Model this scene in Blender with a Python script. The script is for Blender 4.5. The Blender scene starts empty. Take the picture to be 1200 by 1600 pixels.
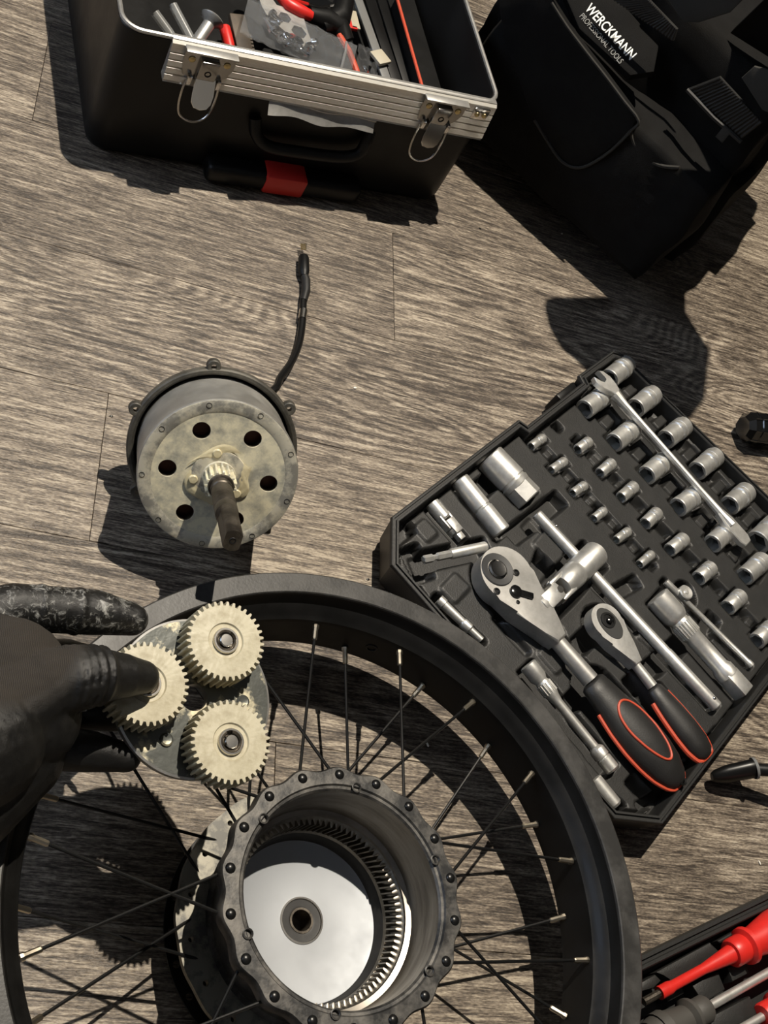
import bpy, bmesh, math, random
from mathutils import Vector, Matrix
random.seed(7)
SC = bpy.context.scene
COL = SC.collection

# ------------------------------------------------------------------ camera, light, exposure
FPX = 1850.0                                    # focal length in pixels of the 1200 x 1600 frame
CAM = Vector((-0.3623, -0.5213, 0.8))           # phone held 0.8 m above the floor
CR = Matrix(((0.9109, 0.2106, 0.3548), (0.0, -0.8599, 0.5104), (0.4125, -0.4649, -0.7833)))
cd = bpy.data.cameras.new('camera'); cd.sensor_fit = 'AUTO'; cd.sensor_width = 36.0
cd.lens = FPX / 1600.0 * 36.0; cd.clip_start = 0.01
co = bpy.data.objects.new('camera', cd); COL.objects.link(co)
cm = Matrix((( CR[0][0], -CR[0][1], -CR[0][2], CAM.x), (CR[1][0], -CR[1][1], -CR[1][2], CAM.y),
             (CR[2][0], -CR[2][1], -CR[2][2], CAM.z), (0, 0, 0, 1)))
co.matrix_world = cm
SC.camera = co

world = bpy.data.worlds.new('world'); SC.world = world; world.use_nodes = True
world.node_tree.nodes['Background'].inputs[0].default_value = (0.55, 0.66, 0.85, 1)
world.node_tree.nodes['Background'].inputs[1].default_value = 8.0

LAMP = Vector((-0.05, 0.72, 2.3))               # ceiling lamp bulb, light of the whole room
ld = bpy.data.lights.new('ceiling_spot', 'SPOT'); ld.energy = 430; ld.spot_size = math.radians(104); ld.spot_blend = 1.0; ld.color = (1.0, 0.905, 0.765)
ld.shadow_soft_size = 0.013
lo = bpy.data.objects.new('ceiling_spot', ld); COL.objects.link(lo); lo.location = LAMP
lo.rotation_euler = (Vector((.10, -.40, 0)) - LAMP).to_track_quat('-Z', 'Y').to_euler()

SC.view_settings.view_transform = 'Standard'; SC.view_settings.look = 'None'
SC.view_settings.gamma = 1.0; SC.view_settings.exposure = -0.28
SC.view_settings.use_curve_mapping = False

# ------------------------------------------------------------------ helpers
def ray(x, y):
    return CR @ Vector(((x - 600) / FPX, (y - 800) / FPX, 1.0))
def at(x, y, z=0.0):
    d = ray(x, y); return CAM + d * ((z - CAM.z) / d.z)
def onplane(x, y, p, n):
    d = ray(x, y); return CAM + d * ((p - CAM).dot(n) / d.dot(n))
def V(*a): return Vector(a)
def frame(o, z, x=None):
    """matrix with origin o, local Z along z and local X near x"""
    z = Vector(z).normalized()
    x = Vector(x) if x is not None else (Vector((1, 0, 0)) if abs(z.x) < .9 else Vector((0, 1, 0)))
    x = (x - z * x.dot(z)).normalized(); y = z.cross(x)
    return Matrix(((x.x, y.x, z.x, o[0]), (x.y, y.y, z.y, o[1]), (x.z, y.z, z.z, o[2]), (0, 0, 0, 1)))
def frame2(o, x, up=(0, 0, 1)):
    """matrix with local X along x and local Z near up"""
    x = Vector(x).normalized(); z = Vector(up); z = (z - x * z.dot(x)).normalized(); y = z.cross(x)
    return Matrix(((x.x, y.x, z.x, o[0]), (x.y, y.y, z.y, o[1]), (x.z, y.z, z.z, o[2]), (0, 0, 0, 1)))
T = Matrix.Translation
def diag(a, b, c): return Matrix.Diagonal((a, b, c, 1))
I4 = Matrix.Identity(4)
WPOS = {}
def wp(o): return WPOS.get(o.name, Vector((0, 0, 0)))

class MB:
    def __init__(s): s.bm = bmesh.new()
    def box(s, M, sx, sy, sz, bev=0, seg=2):
        r = bmesh.ops.create_cube(s.bm, size=1, matrix=M @ diag(sx, sy, sz))
        if bev:
            ed = list({e for v in r['verts'] for e in v.link_edges})
            bmesh.ops.bevel(s.bm, geom=ed, offset=bev, segments=seg, affect='EDGES', profile=.5)
        return s
    def lathe(s, M, prof, n=32, a0=0., a1=None, sx=1., sy=1., close=False):
        bm = s.bm; full = a1 is None; a1 = a1 if a1 is not None else 2 * math.pi
        rings = []
        for r, h in prof:
            if r < 1e-6 and full:
                rings.append([bm.verts.new(M @ V(0, 0, h))]); continue
            m = n if full else n + 1
            rings.append([bm.verts.new(M @ V(r * sx * math.cos(a0 + (a1 - a0) * k / n), r * sy * math.sin(a0 + (a1 - a0) * k / n), h)) for k in range(m)])
        pairs = list(zip(rings, rings[1:]))
        if close: pairs.append((rings[-1], rings[0]))
        for A, B in pairs:
            m = n
            for k in range(m):
                k2 = (k + 1) % n if full else k + 1
                if len(A) == 1 and len(B) == 1: continue
                if len(A) == 1: q = (A[0], B[k], B[k2])
                elif len(B) == 1: q = (A[k], B[0], A[k2])
                else: q = (A[k], A[k2], B[k2], B[k])
                try: bm.faces.new(q)
                except ValueError: pass
        return s
    def cyl(s, a, b, r0, r1=None, n=16, caps=True, cham=0.):
        a = Vector(a); b = Vector(b); r1 = r0 if r1 is None else r1; L = (b - a).length
        if caps and cham: pr = [(0, 0), (r0 - cham, 0), (r0, cham), (r1, L - cham), (r1 - cham, L), (0, L)]
        elif caps: pr = [(0, 0), (r0, 0), (r1, L), (0, L)]
        else: pr = [(r0, 0), (r1, L)]
        return s.lathe(frame(a, b - a), pr, n)
    def along(s, a, b, prof, n=24, x=None, sx=1., sy=1.):
        """lathe profile (r, t) with t given in metres from a towards b"""
        return s.lathe(frame(a, Vector(b) - Vector(a), x), prof, n, sx=sx, sy=sy)
    def tube(s, pts, r, n=8, closed=False, caps=True):
        pts = [Vector(p) for p in pts]; m = len(pts); bm = s.bm; rings = []
        rr = r if isinstance(r, (list, tuple)) else [r] * m
        up = None
        for i, p in enumerate(pts):
            if closed: t = pts[(i + 1) % m] - pts[i - 1]
            else: t = pts[min(i + 1, m - 1)] - pts[max(i - 1, 0)]
            t.normalize()
            if up is None: up = Vector((0, 0, 1)) if abs(t.z) < .9 else Vector((1, 0, 0))
            x = (up - t * up.dot(t)); x = x.normalized() if x.length > 1e-6 else t.orthogonal().normalized()
            up = x; y = t.cross(x)
            rings.append([bm.verts.new(p + (x * math.cos(2 * math.pi * k / n) + y * math.sin(2 * math.pi * k / n)) * rr[i]) for k in range(n)])
        seq = list(zip(rings, rings[1:])) + ([(rings[-1], rings[0])] if closed else [])
        for A, B in seq:
            for k in range(n): bm.faces.new((A[k], A[(k + 1) % n], B[(k + 1) % n], B[k]))
        if caps and not closed:
            bm.faces.new(rings[0][::-1]); bm.faces.new(rings[-1])
        return s
    def prism(s, M, poly, z0, z1, bev=0, seg=2):
        bm = s.bm
        A = [bm.verts.new(M @ V(p[0], p[1], z0)) for p in poly]; B = [bm.verts.new(M @ V(p[0], p[1], z1)) for p in poly]
        n = len(poly); fs = []
        fs.append(bm.faces.new(A[::-1])); ft = bm.faces.new(B)
        for k in range(n): fs.append(bm.faces.new((A[k], A[(k + 1) % n], B[(k + 1) % n], B[k])))
        if bev:
            bmesh.ops.bevel(bm, geom=list(ft.edges), offset=bev, segments=seg, affect='EDGES', profile=.5)
        return s
    def loft(s, rings, cap0=True, cap1=True):
        bm = s.bm; R = [[bm.verts.new(p) for p in r] for r in rings]; n = len(R[0])
        for A, B in zip(R, R[1:]):
            for k in range(n): bm.faces.new((A[k], A[(k + 1) % n], B[(k + 1) % n], B[k]))
        if cap0: bm.faces.new(R[0][::-1])
        if cap1: bm.faces.new(R[-1])
        return s
    def sphere(s, M, n=12):
        bmesh.ops.create_uvsphere(s.bm, u_segments=n, v_segments=max(6, n // 2), radius=1, matrix=M); return s
    def grid(s, nx, ny, fn):
        bm = s.bm; g = [[bm.verts.new(fn(i / nx, j / ny)) for i in range(nx + 1)] for j in range(ny + 1)]
        for j in range(ny):
            for i in range(nx): bm.faces.new((g[j][i], g[j][i + 1], g[j + 1][i + 1], g[j + 1][i]))
        return s
    def mesh(s, name, origin=None, ang=35, recalc=True):
        bm = s.bm
        if recalc: bmesh.ops.recalc_face_normals(bm, faces=bm.faces[:])
        cs = [v.co for v in bm.verts]
        if origin is None:
            lo_ = Vector([min(c[i] for c in cs) for i in range(3)]); hi = Vector([max(c[i] for c in cs) for i in range(3)])
            origin = (lo_ + hi) / 2
        origin = Vector(origin)
        bmesh.ops.translate(bm, vec=-origin, verts=bm.verts[:])
        me = bpy.data.meshes.new(name); bm.to_mesh(me); bm.free()
        me.polygons.foreach_set('use_smooth', [True] * len(me.polygons))
        me.set_sharp_from_angle(angle=math.radians(ang))
        return me, origin
    def build(s, name, mat, parent=None, origin=None, ang=35, kind=None, recalc=True):
        me, origin = s.mesh(name, origin, ang, recalc)
        return place(name, me, mat, origin, parent, kind)

def place(name, me, mat, origin, parent=None, kind=None):
    if mat and not me.materials: me.materials.append(mat)
    o = bpy.data.objects.new(name, me); COL.objects.link(o)
    if parent: o.parent = parent; o.location = origin - wp(parent)
    else: o.location = origin
    WPOS[o.name] = Vector(origin)
    if kind: o['kind'] = kind
    return o
def tag(o, label, cat, group=None):
    o['label'] = label; o['category'] = cat
    if group: o['group'] = group
    return o
def thing(name, label, cat, loc, group=None):
    o = bpy.data.objects.new(name, None); COL.objects.link(o); o.location = loc; o.empty_display_size = .02
    WPOS[o.name] = Vector(loc); return tag(o, label, cat, group)

# ------------------------------------------------------------------ materials
def nt(name):
    m = bpy.data.materials.new(name); m.use_nodes = True; t = m.node_tree
    return m, t, t.nodes['Principled BSDF']
def N(t, typ, **k):
    n = t.nodes.new(typ)
    for a, b in k.items(): setattr(n, a, b)
    return n
def ramp(t, stops):
    r = N(t, 'ShaderNodeValToRGB'); e = r.color_ramp.elements
    while len(e) < len(stops): e.new(.5)
    for q, (p, c) in zip(e, stops): q.position = p; q.color = (*c, 1) if len(c) == 3 else c
    return r
def mat(name, col, rough=.5, metal=0., col2=None, ns=20., lo=.4, hi=.65, bump=0., bs=300., spec=.5, rough2=None, sc=(1, 1, 1), coat=0., aniso=0.):
    m, t, b = nt(name); L = t.links.new
    b.inputs['Base Color'].default_value = (*col, 1); b.inputs['Roughness'].default_value = rough
    b.inputs['Metallic'].default_value = metal; b.inputs['Specular IOR Level'].default_value = spec
    if coat: b.inputs['Coat Weight'].default_value = coat; b.inputs['Coat Roughness'].default_value = .12
    if aniso: b.inputs['Anisotropic'].default_value = aniso
    tc = N(t, 'ShaderNodeTexCoord'); mp = N(t, 'ShaderNodeMapping'); mp.inputs['Scale'].default_value = sc
    L(tc.outputs['Object'], mp.inputs['Vector'])
    if col2 is not None or rough2 is not None:
        n = N(t, 'ShaderNodeTexNoise'); n.inputs['Scale'].default_value = ns; n.inputs['Detail'].default_value = 6; n.inputs['Roughness'].default_value = .65
        L(mp.outputs[0], n.inputs['Vector'])
        if col2 is not None:
            r = ramp(t, [(lo, col), (hi, col2)]); L(n.outputs['Fac'], r.inputs[0]); L(r.outputs[0], b.inputs['Base Color'])
        if rough2 is not None:
            r = N(t, 'ShaderNodeMapRange'); r.inputs[1].default_value = lo; r.inputs[2].default_value = hi; r.inputs[3].default_value = rough; r.inputs[4].default_value = rough2
            L(n.outputs['Fac'], r.inputs[0]); L(r.outputs[0], b.inputs['Roughness'])
    if bump:
        n2 = N(t, 'ShaderNodeTexNoise'); n2.inputs['Scale'].default_value = bs; n2.inputs['Detail'].default_value = 3
        L(mp.outputs[0], n2.inputs['Vector'])
        bp = N(t, 'ShaderNodeBump'); bp.inputs['Strength'].default_value = bump; bp.inputs['Distance'].default_value = .0008
        L(n2.outputs['Fac'], bp.inputs['Height']); L(bp.outputs[0], b.inputs['Normal'])
    return m

def wood():
    m, t, b = nt('floor_vinyl_wood'); L = t.links.new
    tc = N(t, 'ShaderNodeTexCoord'); oi = N(t, 'ShaderNodeObjectInfo')
    off = N(t, 'ShaderNodeVectorMath', operation='MULTIPLY'); off.inputs[1].default_value = (17., 31., 53.)
    cx = N(t, 'ShaderNodeCombineXYZ')
    for k in range(3): L(oi.outputs['Random'], cx.inputs[k])
    L(cx.outputs[0], off.inputs[0])
    add = N(t, 'ShaderNodeVectorMath', operation='ADD'); L(tc.outputs['Object'], add.inputs[0]); L(off.outputs[0], add.inputs[1])
    def noise(sc, detail, rough=.6, dist=0., base=1.):
        mp = N(t, 'ShaderNodeMapping'); mp.inputs['Scale'].default_value = sc; L(add.outputs[0], mp.inputs[0])
        n = N(t, 'ShaderNodeTexNoise'); n.inputs['Scale'].default_value = base; n.inputs['Detail'].default_value = detail
        n.inputs['Roughness'].default_value = rough; n.inputs['Distortion'].default_value = dist; L(mp.outputs[0], n.inputs['Vector']); return n.outputs['Fac']
    def math_(op, a, c=None, d=None):
        n = N(t, 'ShaderNodeMath', operation=op)
        for i, q in enumerate((a, c, d)):
            if q is None: continue
            if isinstance(q, (int, float)): n.inputs[i].default_value = q
            else: L(q, n.inputs[i])
        return n.outputs[0]
    streak = noise((16, 230, 16), 6, .68)
    fine = noise((60, 620, 60), 4, .72)
    speck = noise((300, 900, 300), 2, .5)
    big = noise((2.6, 10.5, 3), 0, .4, .5)
    patch = noise((3.0, 9, 2), 3, .55)
    ringm = noise((1.5, 3.4, 2), 1, .4)
    ph = math_('MULTIPLY', big, 150.)
    wob = math_('MULTIPLY', streak, 4.5)
    bands = math_('SINE', math_('ADD', ph, wob))
    bmask = math_('MULTIPLY', math_('SUBTRACT', ringm, .53), 6.)
    fa = N(t, 'ShaderNodeAttribute', attribute_name='figure'); fa.attribute_type = 'OBJECT'
    bmask = math_('MAXIMUM', math_('MINIMUM', bmask, 1.), math_('MAXIMUM', fa.outputs['Fac'], .05))
    f = math_('ADD', .5, math_('MULTIPLY', math_('SUBTRACT', streak, .5), 1.5))
    f = math_('ADD', f, math_('MULTIPLY', math_('SUBTRACT', fine, .5), 1.5))
    f = math_('ADD', f, math_('MULTIPLY', math_('SUBTRACT', speck, .5), .75))
    f = math_('ADD', f, math_('MULTIPLY', math_('MULTIPLY', bands, bmask), .13))
    dash = noise((45, 900, 45), 2, .55)
    f = math_('SUBTRACT', f, math_('MULTIPLY', math_('MAXIMUM', math_('SUBTRACT', dash, .56), 0.), 2.6))
    f = math_('ADD', f, math_('MULTIPLY', math_('SUBTRACT', patch, .5), .42))
    f = math_('ADD', f, .03)
    f = math_('ADD', f, math_('MULTIPLY', math_('SUBTRACT', oi.outputs['Random'], .5), .15))
    r = ramp(t, [(.14, (.034, .026, .020)), (.34, (.090, .071, .054)), (.50, (.160, .130, .100)), (.66, (.245, .203, .155)), (.86, (.42, .36, .28))])
    L(f, r.inputs[0]); L(r.outputs[0], b.inputs['Base Color'])
    b.inputs['Roughness'].default_value = .42; b.inputs['Specular IOR Level'].default_value = .42
    bp = N(t, 'ShaderNodeBump'); bp.inputs['Strength'].default_value = .7; bp.inputs['Distance'].default_value = .0010
    hgt = math_('ADD', math_('MULTIPLY', fine, 1.0), math_('ADD', math_('MULTIPLY', streak, .8), math_('MULTIPLY', speck, .3)))
    L(hgt, bp.inputs['Height']); L(bp.outputs[0], b.inputs['Normal'])
    return m
M_WOOD = wood()
M_SUB = mat('floor_joint', (.030, .024, .019), .9)
M_WALL = mat('wall_paint', (.075, .073, .07), .9, bump=.15, bs=120)
M_WALLN = mat('pale_wall_paint', (.45, .44, .42), .9, bump=.15, bs=120)
M_CEIL = mat('ceiling_paint', (.6, .6, .59), .9)
M_BLACK = mat('black_plastic', (.0042, .0042, .0042), .40, bump=.05, bs=500, rough2=.52, ns=14, spec=.32)
M_BLACKGL = mat('black_gloss_plastic', (.006, .006, .006), .16, coat=.4)
M_TRAY = mat('moulded_tray_plastic', (.0125, .0125, .012), .50, col2=(.019, .0185, .0175), ns=60, bump=.25, bs=900, spec=.45)
M_SHELL = mat('case_shell_plastic', (.013, .013, .0125), .5, bump=.2, bs=700)
M_CHROME = mat('satin_chrome', (.70, .69, .655), .40, .78, col2=(.56, .55, .52), ns=120, bump=.06, bs=1500)
M_CHROME2 = mat('polished_chrome', (.72, .71, .69), .13, 1.)
M_CHROMED = mat('dull_chrome', (.50, .49, .465), .42, .75, col2=(.40, .39, .37), ns=90)
M_DARKHOLE = mat('socket_bore', (.02, .02, .02), .5, .6)
M_RUBBER = mat('black_rubber_grip', (.013, .0125, .012), .55, bump=.12, bs=900, rough2=.42, ns=40)
M_ORANGE = mat('orange_red_rubber', (.50, .065, .028), .5, bump=.1, bs=700)
M_RED = mat('red_plastic', (.62, .022, .016), .38, col2=(.52, .018, .014), ns=60)
M_REDD = mat('matt_red_plastic', (.60, .028, .02), .45)
M_RIM = mat('black_anodised_rim', (.0055, .0054, .0052), .36, .0, col2=(.0085, .0083, .008), ns=35, rough2=.5, spec=.22, bump=.08, bs=600)
M_RIMTOP = mat('worn_rim_lip', (.020, .0195, .0185), .42, .1, col2=(.052, .050, .047), ns=45, lo=.42, hi=.72, rough2=.55, bump=.1, bs=500)
M_SPOKE = mat('black_spoke', (.012, .012, .012), .30, .4)
M_NIPPLE = mat('brass_nipple', (.62, .55, .43), .28, 1.)
M_HUB = mat('worn_black_aluminium', (.030, .030, .030), .42, .55, col2=(.17, .16, .145), ns=55, lo=.42, hi=.72, rough2=.6, bump=.15, bs=400)
M_HUBIN = mat('bare_bore_aluminium', (.30, .275, .24), .30, 1., col2=(.20, .18, .155), ns=26, sc=(1, 1, 6), rough2=.42)
M_ALU = mat('turned_aluminium', (.33, .345, .365), .52, .8, rough2=.62, ns=16)
M_STEELGEAR = mat('greasy_ring_gear', (.22, .20, .17), .34, 1., col2=(.36, .33, .28), ns=80)
M_SEAL = mat('bearing_seal', (.014, .0135, .013), .55, 0., col2=(.026, .025, .024), ns=90)
M_MOTOR = mat('weathered_alloy', (.66, .62, .50), .44, .35, col2=(.28, .27, .235), ns=60, lo=.44, hi=.58, rough2=.6, bump=.2, bs=220)
M_GREASEALLOY = mat('greasy_alloy_face', (.80, .74, .54), .36, .12, col2=(.36, .35, .29), ns=70, lo=.40, hi=.66, rough2=.58, bump=.35, bs=130)
M_MOTORSIDE = mat('worn_grey_drum', (.30, .295, .275), .40, .6, col2=(.44, .43, .40), ns=30, rough2=.55)
M_COVER = mat('grimy_cover', (.050, .047, .040), .5, .3, col2=(.115, .107, .088), ns=50, rough2=.65, bump=.2, bs=300)
M_SHAFT = mat('worn_dark_steel', (.055, .047, .038), .38, .75, col2=(.15, .13, .105), ns=70, rough2=.55, bump=.15, bs=400)
M_COPPER = mat('motor_winding', (.07, .022, .012), .5, .4)
M_CABLE = mat('black_cable', (.005, .005, .005), .34, spec=.35)
M_GREASE = mat('yellow_grease', (.62, .55, .36), .38, col2=(.50, .44, .28), ns=60, bump=.4, bs=160)
M_NYLON = mat('cream_nylon_greased', (.475, .435, .315), .42, col2=(.34, .30, .20), ns=110, lo=.44, hi=.68, bump=.28, bs=200, rough2=.55)
M_PLATE = mat('greasy_carrier_plate', (.095, .10, .092), .30, .55, col2=(.50, .45, .31), ns=48, lo=.50, hi=.62, rough2=.5, bump=.25, bs=150)
M_DKCHROME = mat('dark_chrome', (.34, .335, .325), .20, 1.)
M_FLANGE = mat('greasy_flange', (.25, .235, .19), .42, .4, col2=(.10, .097, .088), ns=70, lo=.45, hi=.6)
M_STEEL = mat('bright_steel', (.62, .60, .56), .22, 1.)
M_ALURIB = mat('aluminium_trim', (.82, .79, .72), .36, .6, col2=(.72, .69, .62), ns=30, sc=(1, 30, 30), rough2=.45)
M_FABRIC = mat('black_polyester_fabric', (.0055, .0052, .005), .85, bump=.5, bs=1500, spec=.15, col2=(.008, .0077, .0072), ns=40)
M_FABRICG = mat('grey_worn_fabric', (.035, .033, .029), .85, bump=.4, bs=1300, spec=.25)
M_WEB = mat('ribbed_webbing', (.011, .0105, .0095), .6, spec=.45)
M_WHITE = mat('white_print', (.78, .78, .74), .6)
M_GREYP = mat('grey_print', (.22, .22, .21), .6)
M_CRUMB = mat('white_crumb', (.8, .77, .68), .6)
M_GREYPL = mat('grey_plastic', (.16, .16, .155), .42)
M_WOODY = mat('brown_wood', (.085, .06, .038), .6, col2=(.05, .037, .025), ns=60)
M_LCREAM = mat('cream_plastic', (.42, .38, .29), .5)
M_YELLOW = mat('yellow_metal_screw', (.55, .44, .22), .3, 1.)

def bagplastic():
    m, t, b = nt('clear_plastic_bag')
    b.inputs['Base Color'].default_value = (.35, .36, .37, 1); b.inputs['Roughness'].default_value = .14
    b.inputs['Alpha'].default_value = .20; b.inputs['Specular IOR Level'].default_value = .9
    n = N(t, 'ShaderNodeTexNoise'); n.inputs['Scale'].default_value = 70; n.inputs['Detail'].default_value = 4
    bp = N(t, 'ShaderNodeBump'); bp.inputs['Strength'].default_value = .7; bp.inputs['Distance'].default_value = .003
    t.links.new(n.outputs['Fac'], bp.inputs['Height']); t.links.new(bp.outputs[0], b.inputs['Normal'])
    return m
M_BAGPL = bagplastic()
def clearplastic():
    m, t, b = nt('frosted_tube')
    b.inputs['Base Color'].default_value = (.26, .265, .26, 1); b.inputs['Roughness'].default_value = .3
    b.inputs['Alpha'].default_value = .6
    return m
M_TUBE = clearplastic()

def glove():
    """black nitrile dip that leaves the knitted brown-grey back of the hand bare, with grease smears"""
    m, t, b = nt('work_glove'); L = t.links.new
    at_ = N(t, 'ShaderNodeAttribute', attribute_name='knit'); ag = N(t, 'ShaderNodeAttribute', attribute_name='grease')
    tc = N(t, 'ShaderNodeTexCoord')
    wv = N(t, 'ShaderNodeTexWave'); wv.inputs['Scale'].default_value = 330; wv.inputs['Distortion'].default_value = 3.; L(tc.outputs['Object'], wv.inputs['Vector'])
    n = N(t, 'ShaderNodeTexNoise'); n.inputs['Scale'].default_value = 150; n.inputs['Detail'].default_value = 5; L(tc.outputs['Object'], n.inputs['Vector'])
    kc = ramp(t, [(.3, (.013, .0105, .008)), (.75, (.031, .025, .019))]); L(wv.outputs['Fac'], kc.inputs[0])
    nc = ramp(t, [(.35, (.0045, .0045, .0045)), (.7, (.010, .0097, .0092))]); L(n.outputs['Fac'], nc.inputs[0])
    mx = N(t, 'ShaderNodeMix', data_type='RGBA'); L(at_.outputs['Fac'], mx.inputs[0]); L(nc.outputs[0], mx.inputs[6]); L(kc.outputs[0], mx.inputs[7])
    n2 = N(t, 'ShaderNodeTexNoise'); n2.inputs['Scale'].default_value = 150; n2.inputs['Detail'].default_value = 9; n2.inputs['Roughness'].default_value = .78; n2.inputs['Distortion'].default_value = 1.2; L(tc.outputs['Object'], n2.inputs['Vector'])
    ad = N(t, 'ShaderNodeMath', operation='ADD'); L(n2.outputs['Fac'], ad.inputs[0]); L(ag.outputs['Fac'], ad.inputs[1])
    gr = ramp(t, [(.86, (0, 0, 0)), (1.0, (.8, .8, .8))]); L(ad.outputs[0], gr.inputs[0])
    mx2 = N(t, 'ShaderNodeMix', data_type='RGBA'); L(gr.outputs[0], mx2.inputs[0]); L(mx.outputs[2], mx2.inputs[6]); mx2.inputs[7].default_value = (.40, .40, .38, 1)
    L(mx2.outputs[2], b.inputs['Base Color'])
    rr = N(t, 'ShaderNodeMapRange'); L(at_.outputs['Fac'], rr.inputs[0]); rr.inputs[3].default_value = .40; rr.inputs[4].default_value = .9; L(rr.outputs[0], b.inputs['Roughness'])
    b.inputs['Specular IOR Level'].default_value = .45
    bp = N(t, 'ShaderNodeBump'); bp.inputs['Strength'].default_value = .5; bp.inputs['Distance'].default_value = .001
    L(n2.outputs['Fac'], bp.inputs['Height']); L(bp.outputs[0], b.inputs['Normal'])
    return m
M_GLOVE = glove()

# ------------------------------------------------------------------ room: floor of planks, walls, ceiling
ROT = 0.0119; PW = 0.137
RM = Matrix.Rotation(ROT, 4, 'Z')
fb = MB(); fb.box(T((0, 0.35, -.012)), 5.2, 5.2, .016)
floor = fb.build('floor', M_SUB, kind='structure')
PL = 1.22
row0 = 0.192 - 0.0                                 # seam between two rows, y in the rotated floor frame
known = {0: .0135, 1: -.349 + .006, -2: -.2445, -1: .62, 2: .35, -3: .52}
for r in range(-16, 17):
    y0 = row0 + r * PW; y1 = y0 + PW
    j = known.get(r, random.uniform(-.6, .6))
    xs = j - 3 * PL
    while xs < 2.6:
        a, c = max(xs, -2.55), min(xs + PL, 2.55); xs += PL
        if c - a < .02: continue
        me, og = MB().box(T(((a + c) / 2, (y0 + y1) / 2, -.002)), c - a - .0004, PW - .0004, .004, .0003, 1).mesh('plank')
        o = place('plank', me, M_WOOD, RM @ og, floor); o.rotation_euler = (0, 0, ROT)
        if (r, round(a, 2)) in ((0, .01), (-3, -.7), (-1, -.6), (-4, -.05)): o['figure'] = 1.0
def wall(name, M, sx, sy, sz, mt=M_WALL):
    return MB().box(M, sx, sy, sz).build(name, mt, kind='structure')
wall('wall_far', T((0, 2.95, 1.3)), 5.2, .1, 2.64); wall('wall_right', T((2.6, .35, 1.3)), .1, 5.2, 2.64)
wall('wall_near', T((0, -2.25, 1.3)), 5.2, .1, 2.64, M_WALLN)
# left wall with a window opening that lets the evening sky in
for nm, cy, sy, cz, sz in (('wall_left', -1.5, 1.6, 1.3, 2.64), ('wall_left_side', 1.95, 2.0, 1.3, 2.64), ('wall_left_sill', .15, 1.7, .42, .88), ('wall_left_head', .15, 1.7, 2.36, .52)):
    wall(nm, T((-2.6, cy, cz)), .1, sy, sz)
MB().box(T((0, .35, 2.66)), 5.2, 5.2, .08).build('ceiling', M_CEIL, kind='structure')
wn = MB()
for cy in (-.67, .15, .97): wn.box(T((-2.6, cy, 1.48)), .06, .06, 1.24, .004)
for cz in (.89, 2.07): wn.box(T((-2.6, .15, cz)), .06, 1.7, .06, .004)
wn.build('window_1', M_WHITE, kind='structure')
def circle(n, r, a0=0., cx=0., cy=0.):
    return [(cx + r * math.cos(a0 + 2 * math.pi * k / n), cy + r * math.sin(a0 + 2 * math.pi * k / n)) for k in range(n)]
def plate(mb, M, outer, holes, z0, z1):
    """flat plate with real holes: outer polygon, holes = list of polygons"""
    bm = mb.bm; loops = [outer] + list(holes)
    for z in (z0, z1):
        es = []
        for lp in loops:
            vs = [bm.verts.new(M @ V(p[0], p[1], z)) for p in lp]
            es += [bm.edges.new((vs[k], vs[(k + 1) % len(vs)])) for k in range(len(vs))]
        bmesh.ops.triangle_fill(bm, use_beauty=True, use_dissolve=False, edges=es)
    for lp in loops:
        mb.loft([[M @ V(p[0], p[1], z0) for p in lp], [M @ V(p[0], p[1], z1) for p in lp]], False, False)
    bmesh.ops.remove_doubles(bm, verts=bm.verts[:], dist=1e-6)
    return mb
R = math.radians

# ------------------------------------------------------------------ fat bike wheel lying on the floor
WN = Vector((.0337, .0299, 1)).normalized(); WC = Vector((-.0735, -.351, .105))
WU = Vector((0, 1, 0)).cross(WN).normalized(); MW = frame(WC, WN, WU)
wheel = thing('bicycle_wheel', 'black fat-tyre bicycle wheel without tyre lying flat, open hub at its centre', 'wheel', MW @ V(0, 0, -.1))
MB().lathe(MW, [(.2070, -.0012), (.2060, -.005), (.2040, -.0095), (.1998, -.0125), (.1985, -.0145), (.1950, -.0170), (.1940, -.0205), (.1938, -.046), (.1928, -.0505),
                (.1990, -.0525), (.2055, -.056), (.2070, -.064), (.2090, -.066), (.2190, -.066), (.2225, -.064), (.2235, -.06), (.2215, -.055), (.212, -.052), (.208, -.045), (.2005, -.040),
                (.2005, -.026), (.208, -.020), (.2120, -.013), (.2215, -.0100), (.2228, -.0060)], 160, close=False).build('rim', M_RIM, wheel, ang=28)
MB().lathe(MW, [(.2070, -.0012), (.2075, .0003), (.2083, .0009), (.2218, .0010), (.2227, .0004), (.2234, -.0020), (.2228, -.0060)], 160).build('rim_lip', M_RIMTOP, wheel, ang=16)
def pol(r, deg, z): return MW @ V(r * math.cos(R(deg)), r * math.sin(R(deg)), z)
def spoke(na, ha, nz, hz, hr):
    a = pol(.1935, na, nz); h = pol(hr, ha, hz); d = (h - a).normalized()
    s = MB().tube([a + d * .010, h], .00112, 8).build('spoke', M_SPOKE, wheel)
    MB().along(a, h, [(0, 0), (.0026, 0), (.0026, .002), (.0020, .0028), (.0020, .0115), (.0013, .0125), (0, .0125)], 8).build('nipple', M_NIPPLE, s)
for i in range(18):
    ua = 94.3 - 20 * i; spoke(ua, ua + (19.7 if i % 2 == 0 else -20.3), -.0215, -.0055, .0768)
    la = 84.4 - 20 * i; spoke(la, la + (-20 if i % 2 == 0 else 20), -.0445, -.066, .0760)
valve = pol(.1938, 79.5, -.033)
MB().along(valve, pol(.19, 79.5, -.033), [(0, -.001), (.0045, -.001), (.0045, .0006), (.0032, .0008), (.0032, -.001)], 16).build('valve_hole', M_DARKHOLE, wheel)
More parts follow.
